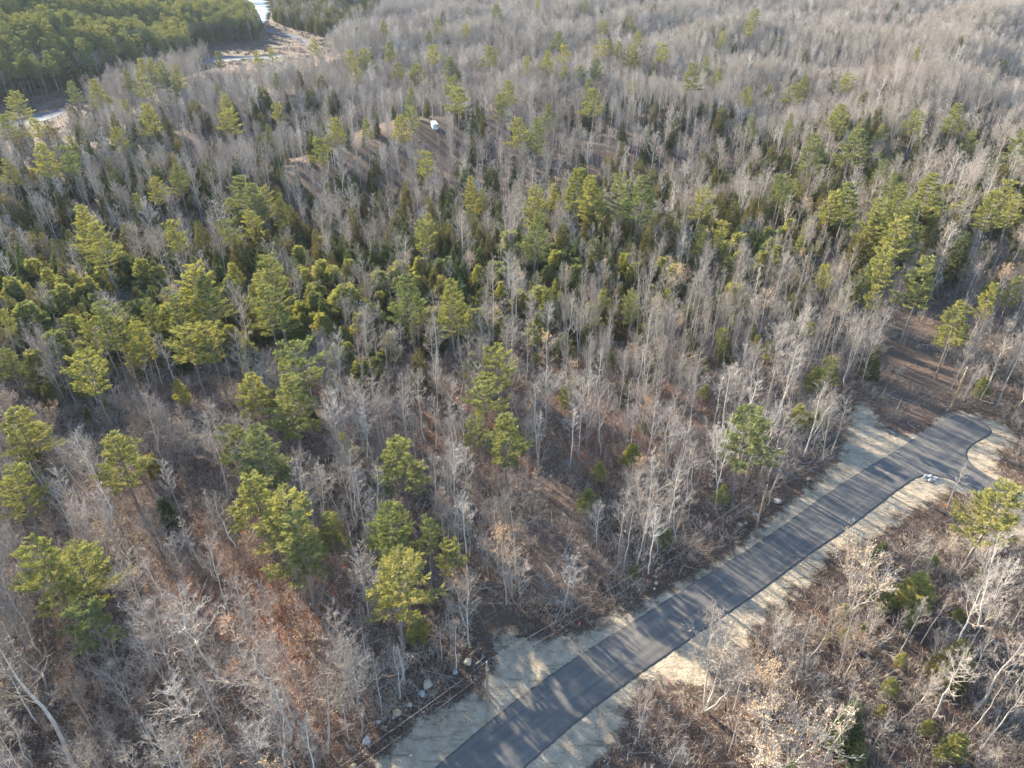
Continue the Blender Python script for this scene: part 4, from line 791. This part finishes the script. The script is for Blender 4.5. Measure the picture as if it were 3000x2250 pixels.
ROCKS = [(8, 820, 977, 28, RT, 'large pale tan boulder above the brown utility pole, nearest the skid trail', 1.0), (8, 737, 1043, 19, RG, 'round blue-grey boulder left of the pale boulder above the pole', 1.0),
 (8, 562, 1127, 34, RT, 'largest tan heart-shaped boulder in the row left of the brown pole', 1.05), (8, 523, 1183, 22, RG, 'pointed grey boulder touching the lower left of the heart-shaped one', 1.3), (8, 442, 1256, 18, RG, 'square grey boulder between the pointed grey and the orange-brown one', 1.0),
 (8, 360, 1308, 30, RO, 'orange-brown boulder near the lower left of the row', .75), (8, 338, 1334, 12, RG, 'small grey stone tucked under the orange-brown boulder', .9), (8, 240, 1365, 18, RG, 'rough white and grey stone at the left end of the row', .8),
 (8, 538, 1156, 5, RW, 'tiny white stone above the pointed grey boulder', 1), (8, 770, 1027, 4, RW, 'tiny white stone right of the round blue-grey boulder', 1), (8, 536, 1298, 6, RW, 'small cream stone on the sand below the square grey boulder', 1), (8, 450, 1580, 13, RT, 'flat tan stone on the bare verge near the bottom edge', .6), (8, 80, 1650, 20, RO, 'tan boulder cut by the bottom edge of the picture', .8), (8, 165, 1490, 30, RG, 'broad grey boulder at the foot of leaning grey trunk', .8),
 (8, 2040, 463, 15, RT, 'tan boulder on the verge between two utility poles', 1), (8, 2027, 498, 9, RT, 'small tan stone just below tan verge boulder', 1.2), (8, 1930, 507, 8, RG, 'small grey stone left of the two tan verge stones', 1.1),
 (9, 470, 23, 21, RG, 'flat-topped blue-grey boulder left of the tan utility pole', .75), (9, 372, 88, 17, RW, 'round pale boulder lower left of the tan utility pole', 1), (9, 408, 75, 9, RT, 'thin upright stone beside the round pale boulder', 1.3),
 (6, 812, 1450, 15, RW, 'oblong white stone on the sand edge above the big pale boulder', .7), (6, 612, 1597, 25, RW, 'big pale grey boulder right of the tan utility pole', 1.05), (6, 1230, 920, 8, RW, 'white stone at the top of the sandy patch', .6), (6, 1715, 998, 9, RW, 'white stone at the foot of the dark utility pole', .7),
 (9, 355, 625, 4, RW, 'pale stone chip lying on the right edge of the asphalt', .6), (9, 445, 690, 4, RW, 'white pebble on the sand below the road', .8), (2, 505, 918, 10, RW, 'pale boulder in the clearing below the white camper', .8)]
rr = np.random.RandomState(5)
for i, (n, a, b, rad, m, lab, asp) in enumerate(ROCKS):
    P = land([S(n, a, b)])[0]; dep = project(P)[0, 2]; w = 1.12*rad/2.212*dep/FPX
    me = rock_mesh(200+i, w, w*asp, w*.8); me.materials.append(m)
    o = put('boulder' if rad > 11 else 'stone', me, loc=(P[0], P[1], P[2]+w*.34)); o.rotation_euler = (0, 0, rr.uniform(-.4, .4))
    if me.name and i == 2: o.rotation_euler = (0, 0, .2)
    tag(o, lab, 'boulder' if rad > 11 else 'stone', 'boulders along the verge')
C0 = land([(2728, 1406)])[0]
pile = [(-1.3, .5, .55, 'left end'), (-.7, 1.1, .55, 'upper left'), (.1, .8, .75, 'largest, top middle'), (1.0, .3, .65, 'right end'), (.5, -.3, .5, 'lower right'), (-.6, -.5, .6, 'lower left'), (.0, .1, .4, 'darkest, in the middle'), (1.2, .9, .4, 'upper right'), (-1.4, -.2, .35, 'lowest left, smallest')]
for i, (dx, dy, s, w) in enumerate(pile):
    me = rock_mesh(260+i, s*.8, s*.62, s*.55); me.materials.append(RW if i != 6 else RG)
    tag(put('stone', me, loc=(C0[0]+dx*.72, C0[1]+dy*.8, C0[2]+s*.25)), f'white stone of the heap at the road fork, {w}', 'stone', 'heap of white stones')

# ------------------------------------------------------------------ utility poles and wires
def polewood():
    m, nt, b = mat('pole_wood', (.28, .17, .09), .85); tc = N(nt, 'ShaderNodeTexCoord'); mp_ = N(nt, 'ShaderNodeMapping'); mp_.inputs['Scale'].default_value = (9, 9, .5); nt.links.new(tc.outputs['Object'], mp_.inputs[0])
    c = ramp(nt, noise(nt, 2.5, 5, .65, mp_.outputs[0]), [(.3, (.17, .12, .08)), (.6, (.31, .23, .155)), (.8, (.40, .31, .22))]); nt.links.new(c, b.inputs['Base Color']); return m
PW = polewood(); METAL = mat('galvanised', (.42, .44, .46), .4, spec=.5)[0]; METAL.node_tree.nodes['Principled BSDF'].inputs['Metallic'].default_value = .8; GLASS = mat('white_porcelain', (.72, .76, .80), .25, spec=.6)[0]
def lathe(prof, n=12):
    a = np.arange(n)*2*np.pi/n; v = np.array([(r_*math.cos(t), r_*math.sin(t), z) for r_, z in prof for t in a]); K = len(prof)
    i = np.arange(K*n).reshape(K, n); q_ = np.stack([i[:-1], np.roll(i, -1, 1)[:-1], np.roll(i, -1, 1)[1:], i[1:]], -1).reshape(-1, 4); return v, q_
PH = 9.4
bases = [(1430, 2083), (2214, 1553), (2785, 1198)]
tops = [(1430, 1942), (2250, 1424), (2833, 1080)]
plab = ['brown wooden utility pole on the sandy verge at the turnout', 'sunlit tan utility pole beside the bend of the road', 'dark brown utility pole behind the turnaround']
PP = [land([b])[0] for b in bases]; heights = []
for P, tp_ in zip(PP, tops):
    lo, hi = 5., 14.
    for _ in range(30):
        mid = (lo+hi)/2
        if project([P[0], P[1], P[2]+mid])[0, 1] > tp_[1]: lo = mid
        else: hi = mid
    heights.append(mid)
d0 = PP[1]-PP[0]; PX = flat([(1000, 2560)])[0]; PX = np.array([PP[0][0]-.85*d0[0]-2.0, PP[0][1]-.85*d0[1]-3.5, 0.]); PX[2] = terrain(PX[0], PX[1])
PP = [PX]+PP; heights = [heights[0]]+heights; plab = ['wooden utility pole just outside the lower left of the picture']+plab
for P, h, lab in zip(PP, heights, plab):
    root = empty('utility_pole', (P[0], P[1], P[2])); tag(root, lab, 'utility pole', 'utility poles along the road')
    v, q_ = lathe([(.001, -.4), (.17, -.4), (.165, .3), (.15, h*.4), (.13, h*.75), (.112, h-.02), (.09, h), (.001, h+.01)], 14)
    put('post', build_mesh('pole_post', v, [q_], [PW], smooth=True), root)
    v, q_ = lathe([(.001, 0), (.03, 0), (.03, .10), (.075, .12), (.06, .16), (.08, .19), (.05, .25), (.02, .30), (.001, .31)], 12)
    put('insulator', build_mesh('insulator', v, [q_], [GLASS], smooth=True), root, (0, 0, h))
    v, q_ = lathe([(.13, -.05), (.145, -.05), (.145, .05), (.13, .05)], 12)
    br_ = put('clamp', build_mesh('clamp', v, [q_], [METAL], smooth=True), root, (0, 0, h-1.25))
    v, q_ = lathe([(.001, -.05), (.05, -.05), (.05, .05), (.001, .05)], 8); put('bolt', build_mesh('bolt', v, [q_], [METAL]), root, (.16, .05, h-1.25))
WIRE = mat('wire_metal', (.16, .15, .16), .5, spec=.5)[0]
for k, (dz, lab) in enumerate(((.26, 'upper overhead wire running between the utility poles'), (-1.25, 'lower overhead wire running between the utility poles'))):
    B = Bag()
    for a in range(3):
        A_, B_ = PP[a]+np.array([.15*k, -.1*k, heights[a]+dz]), PP[a+1]+np.array([.15*k, -.1*k, heights[a+1]+dz]); s = np.linspace(0, 1, 18)[:, None]
        L = A_+(B_-A_)*s; L[:, 2] -= 4*(1.1+.25*k)*(s*(1-s))[:, 0]; B.tubes(L, np.full(18, .014), 5)
    tag(put('overhead_wire', B.mesh('overhead_wire', [WIRE], True)), lab, 'overhead wire', 'wires between the utility poles')

# ------------------------------------------------------------------ survey stakes with ribbons
PINK = mat('pink_ribbon', (.85, .12, .25), .6)[0]; ORNG = mat('orange_ribbon', (.9, .22, .05), .6)[0]; STK = mat('stake_wood', (.45, .36, .24), .8)[0]
def box(sx, sy, sz, cx=0, cy=0, cz=0):
    v = np.array([(a, b, c) for c in (-1, 1) for b in (-1, 1) for a in (-1, 1)], float)*np.array([sx, sy, sz])/2+np.array([cx, cy, cz])
    return v, np.array([(0, 2, 3, 1), (4, 5, 7, 6), (0, 1, 5, 4), (2, 6, 7, 3), (0, 4, 6, 2), (1, 3, 7, 5)])
FLAGS = [(8, 1543, 745, PINK, 'pink ribbon stake on the verge between the two left poles'), (9, 262+8, 0, None, ''), (8, 2118, 1118, PINK, 'pink ribbon stake on the sand right of the road bottom'), (6, 1443, 1165, PINK, 'pink ribbon stake on the sand above the turnaround'), (8, 635, 1120, ORNG, 'orange ribbon stake right of the heart-shaped boulder'), (6, 1690, 1640, ORNG, 'orange ribbon stake in the grey mulch below the road fork')]
for n, a, b, m, lab in FLAGS:
    if m is None: continue
    P = land([S(n, a, b)])[0]; root = empty('survey_stake', P); tag(root, lab, 'survey stake', 'ribboned survey stakes')
    v, q_ = box(.05, .03, 1.1, 0, 0, .5); put('stake', build_mesh('stake', v, [q_], [STK]), root)
    B = Bag(); s = np.linspace(0, 1, 6)
    for az in (.3, 2.2, 4.0):
        p = np.stack([np.cos(az)*s*.22, np.sin(az)*s*.22, 1.0-.45*s**1.5], 1); w = np.array([-math.sin(az), math.cos(az), 0])*.06
        vv = np.vstack([p-w, p+w, p+w+np.array([0, 0, .008]), p-w+np.array([0, 0, .008])]); i = np.arange(5)
        B.add(vv, np.vstack([np.stack([i, i+1, i+7, i+6], 1), np.stack([i+18, i+12, i+13, i+19], 1)]))
    v, q_ = box(.08, .06, .12, 0, 0, 1.0); B.add(v, q_); put('ribbon', B.mesh('ribbon', [m]), root)

# ------------------------------------------------------------------ camper among the trees
CW = mat('camper_white', (.55, .58, .62), .45, spec=.4)[0]; CR = mat('camper_roof', (.42, .42, .45), .7)[0]; CG = mat('camper_glass', (.04, .06, .07), .15, spec=.6)[0]; CT = mat('tyre_rubber', (.03, .03, .03), .85)[0]; CB = mat('blue_trim', (.22, .32, .52), .5)[0]
import bmesh
def bevbox(sx, sy, sz, bev=.08, seg=2):
    bm = bmesh.new(); bmesh.ops.create_cube(bm, size=1); bmesh.ops.scale(bm, vec=(sx, sy, sz), verts=bm.verts)
    bmesh.ops.bevel(bm, geom=bm.edges[:], offset=bev, segments=seg, affect='EDGES'); me = bpy.data.meshes.new('panel'); bm.to_mesh(me); bm.free(); return me
cp_ = land([S(2, 600, 848)])[0]; root = empty('camper', (cp_[0], cp_[1]+4, cp_[2]), math.radians(14)); tag(root, 'white camper trailer with grey roof parked in a clearing in the valley', 'camper')
def part(nm, me, m, loc, par=root, rot=None):
    me.materials.append(m); o = put(nm, me, par, loc)
    if rot: o.rotation_euler = rot
    return o
body = part('body', bevbox(2.6, 8.2, 2.5, .16), CW, (0, 0, 1.75)); part('roof', bevbox(2.45, 7.9, .10, .04), CR, (0, 0, 3.04))
for y_ in (-2.6, .2, 2.4): part('roof_vent', bevbox(.6, .6, .22, .04), CW, (0, y_, 3.18))
part('trim_stripe', bevbox(2.63, 8.0, .10, .01), CB, (0, 0, 1.25))
for y_ in (-3.0, -1.6, 1.2, 2.7): part('window', bevbox(.05, .8, .65, .02), CG, (-1.30, y_, 2.1))
part('window', bevbox(.9, .05, .5, .02), CG, (.55, -4.10, 2.2)); part('door', bevbox(.06, .75, 1.8, .02), CR, (1.31, .6, 1.5))
for y_ in (-.6, .35):
    for sx_ in (-1.15, 1.15):
        v, q_ = lathe([(.001, -.11), (.30, -.11), (.36, -.08), (.36, .08), (.30, .11), (.001, .11)], 18); o = put('wheel', build_mesh('wheel', v, [q_], [CT]), root, (sx_, y_, .36)); o.rotation_euler = (0, math.pi/2, 0)
part('hitch', bevbox(.12, 1.4, .12, .02), METAL, (0, 4.7, .55)); part('bumper', bevbox(2.2, .14, .16, .03), METAL, (0, -4.2, .55))

# ------------------------------------------------------------------ dead snag and logs near the poles
def log(p0px, p1px, rad, lab, name='log', cat='log', m='deadwood', seed=0):
    a, b = land([p0px])[0], land([p1px])[0]; c = (a+b)/2; r = np.random.RandomState(seed); s = np.linspace(0, 1, 8)[:, None]
    L = (a-c)+(b-a)*s+np.cumsum(r.normal(0, .04, (8, 3)), 0); L[:, 2] = np.abs(L[:, 2])*.3+rad*.8+.05
    B = Bag(); B.tubes(L, rad*(1-.6*s[:, 0]), 7)
    for _ in range(5):
        k_ = r.randint(2, 7); d_ = r.normal(size=3); d_[2] = abs(d_[2])*.4; t_ = np.linspace(0, 1, 3)[:, None]; B.tubes(L[k_]+d_*t_*.7, rad*.35*(1-.7*t_[:, 0]), 4)
    o = put(name, B.mesh(name, [M[m]], True), loc=c); tag(o, lab, cat, 'fallen logs'); return o
LOGS = [((8, 895, 503), (8, 1040, 492), .09, 'pale fallen log below the leafy tree group, above the turnout'), ((8, 870, 985), (8, 930, 940), .12, 'short pale log right of the large pale tan boulder'), ((8, 480, 1140), (8, 415, 1095), .08, 'thin log at the foot of broken snag'),
        ((8, 1365, 680), (8, 1450, 702), .06, 'twisted pale branch lying under the wires'), ((8, 1715, 403), (8, 1860, 412), .07, 'straight pale pole lying below the pale poles grove'), ((9, 690, 230+60), (9, 860, 300), .05, 'thin dead branch on the sandy edge right of the road'), ((5, 1035, 545), (5, 1075, 550), .12, 'short grey log at the foot of the twin pale trunks'),
        ((9, 1920, 1640), (9, 2040, 1540), .07, 'straight pale log at the bottom edge, right side'), ((9, 1100, 830), (9, 1230, 990), .07, 'bent fallen pole in the middle of the brush right of the road'), ((6, 1550, 575), (6, 1700, 600), .10, 'bleached log across the top of the brown clearing'), ((6, 1560, 545), (6, 1690, 560), .08, 'thin bleached log above the bleached log in the brown clearing'),
        ((6, 1490, 870), (6, 1600, 905), .09, 'sunlit log low in the brown clearing'), ((4, 340, 935), (4, 600, 938), .10, 'dark log lying across the brushy opening at the left'), ((4, 1060, 1205), (4, 1180, 1232), .08, 'pale broken log between the two mid-left pines'), ((8, 770, 780), (8, 880, 835), .07, 'fallen pole left of the tracked sandy turnout'), ((5, 1190, 1195), (5, 1300, 1190), .06, 'thin fallen stick on the skid trail')]
for i, (a, b, rad, lab) in enumerate(LOGS): log(S(*a), S(*b), rad, lab, seed=300+i)
P = land([S(8, 405, 1112)])[0]; root = empty('snag', P); tag(root, 'broken grey dead trunk standing left of the boulders', 'snag')
B = Bag(); z_ = np.linspace(0, 1, 8); B.tubes(np.stack([.1*np.sin(z_*5), .08*z_, z_*7.0-.2], 1), .17*(1-.45*z_), 8); put('trunk', B.mesh('snag_trunk', [M['deadwood']], True), root)
B = Bag(); r = np.random.RandomState(4)
for i in range(9):
    zz = r.uniform(2, 6.5); d_ = unit(r.uniform(0, 6.28), r.uniform(-.2, .4)); t_ = np.linspace(0, 1, 3)[:, None]; B.tubes(np.array([.1*math.sin(zz/7*5), .08*zz/7, zz])+d_*t_*r.uniform(.4, 1.1), .03*(1-.6*t_[:, 0]), 4)
put('branches', B.mesh('snag_branches', [M['deadwood']]), root)

# ------------------------------------------------------------------ haze
hm = bpy.data.materials.new('haze_air'); hm.use_nodes = True; hn = hm.node_tree.nodes; hn.clear()
ho = hn.new('ShaderNodeOutputMaterial'); hv = hn.new('ShaderNodeVolumePrincipled')
hv.inputs['Color'].default_value = (.74, .86, 1.0, 1); hv.inputs['Density'].default_value = .00004; hv.inputs['Anisotropy'].default_value = .0
hm.node_tree.links.new(hv.outputs[0], ho.inputs['Volume'])
v, q_ = box(3300, 2300, 160, 0, 900, 40)
tag(put('haze', build_mesh('haze', v, [q_], [hm])), 'thin pale haze in the air over the woods', 'haze', kind='stuff')
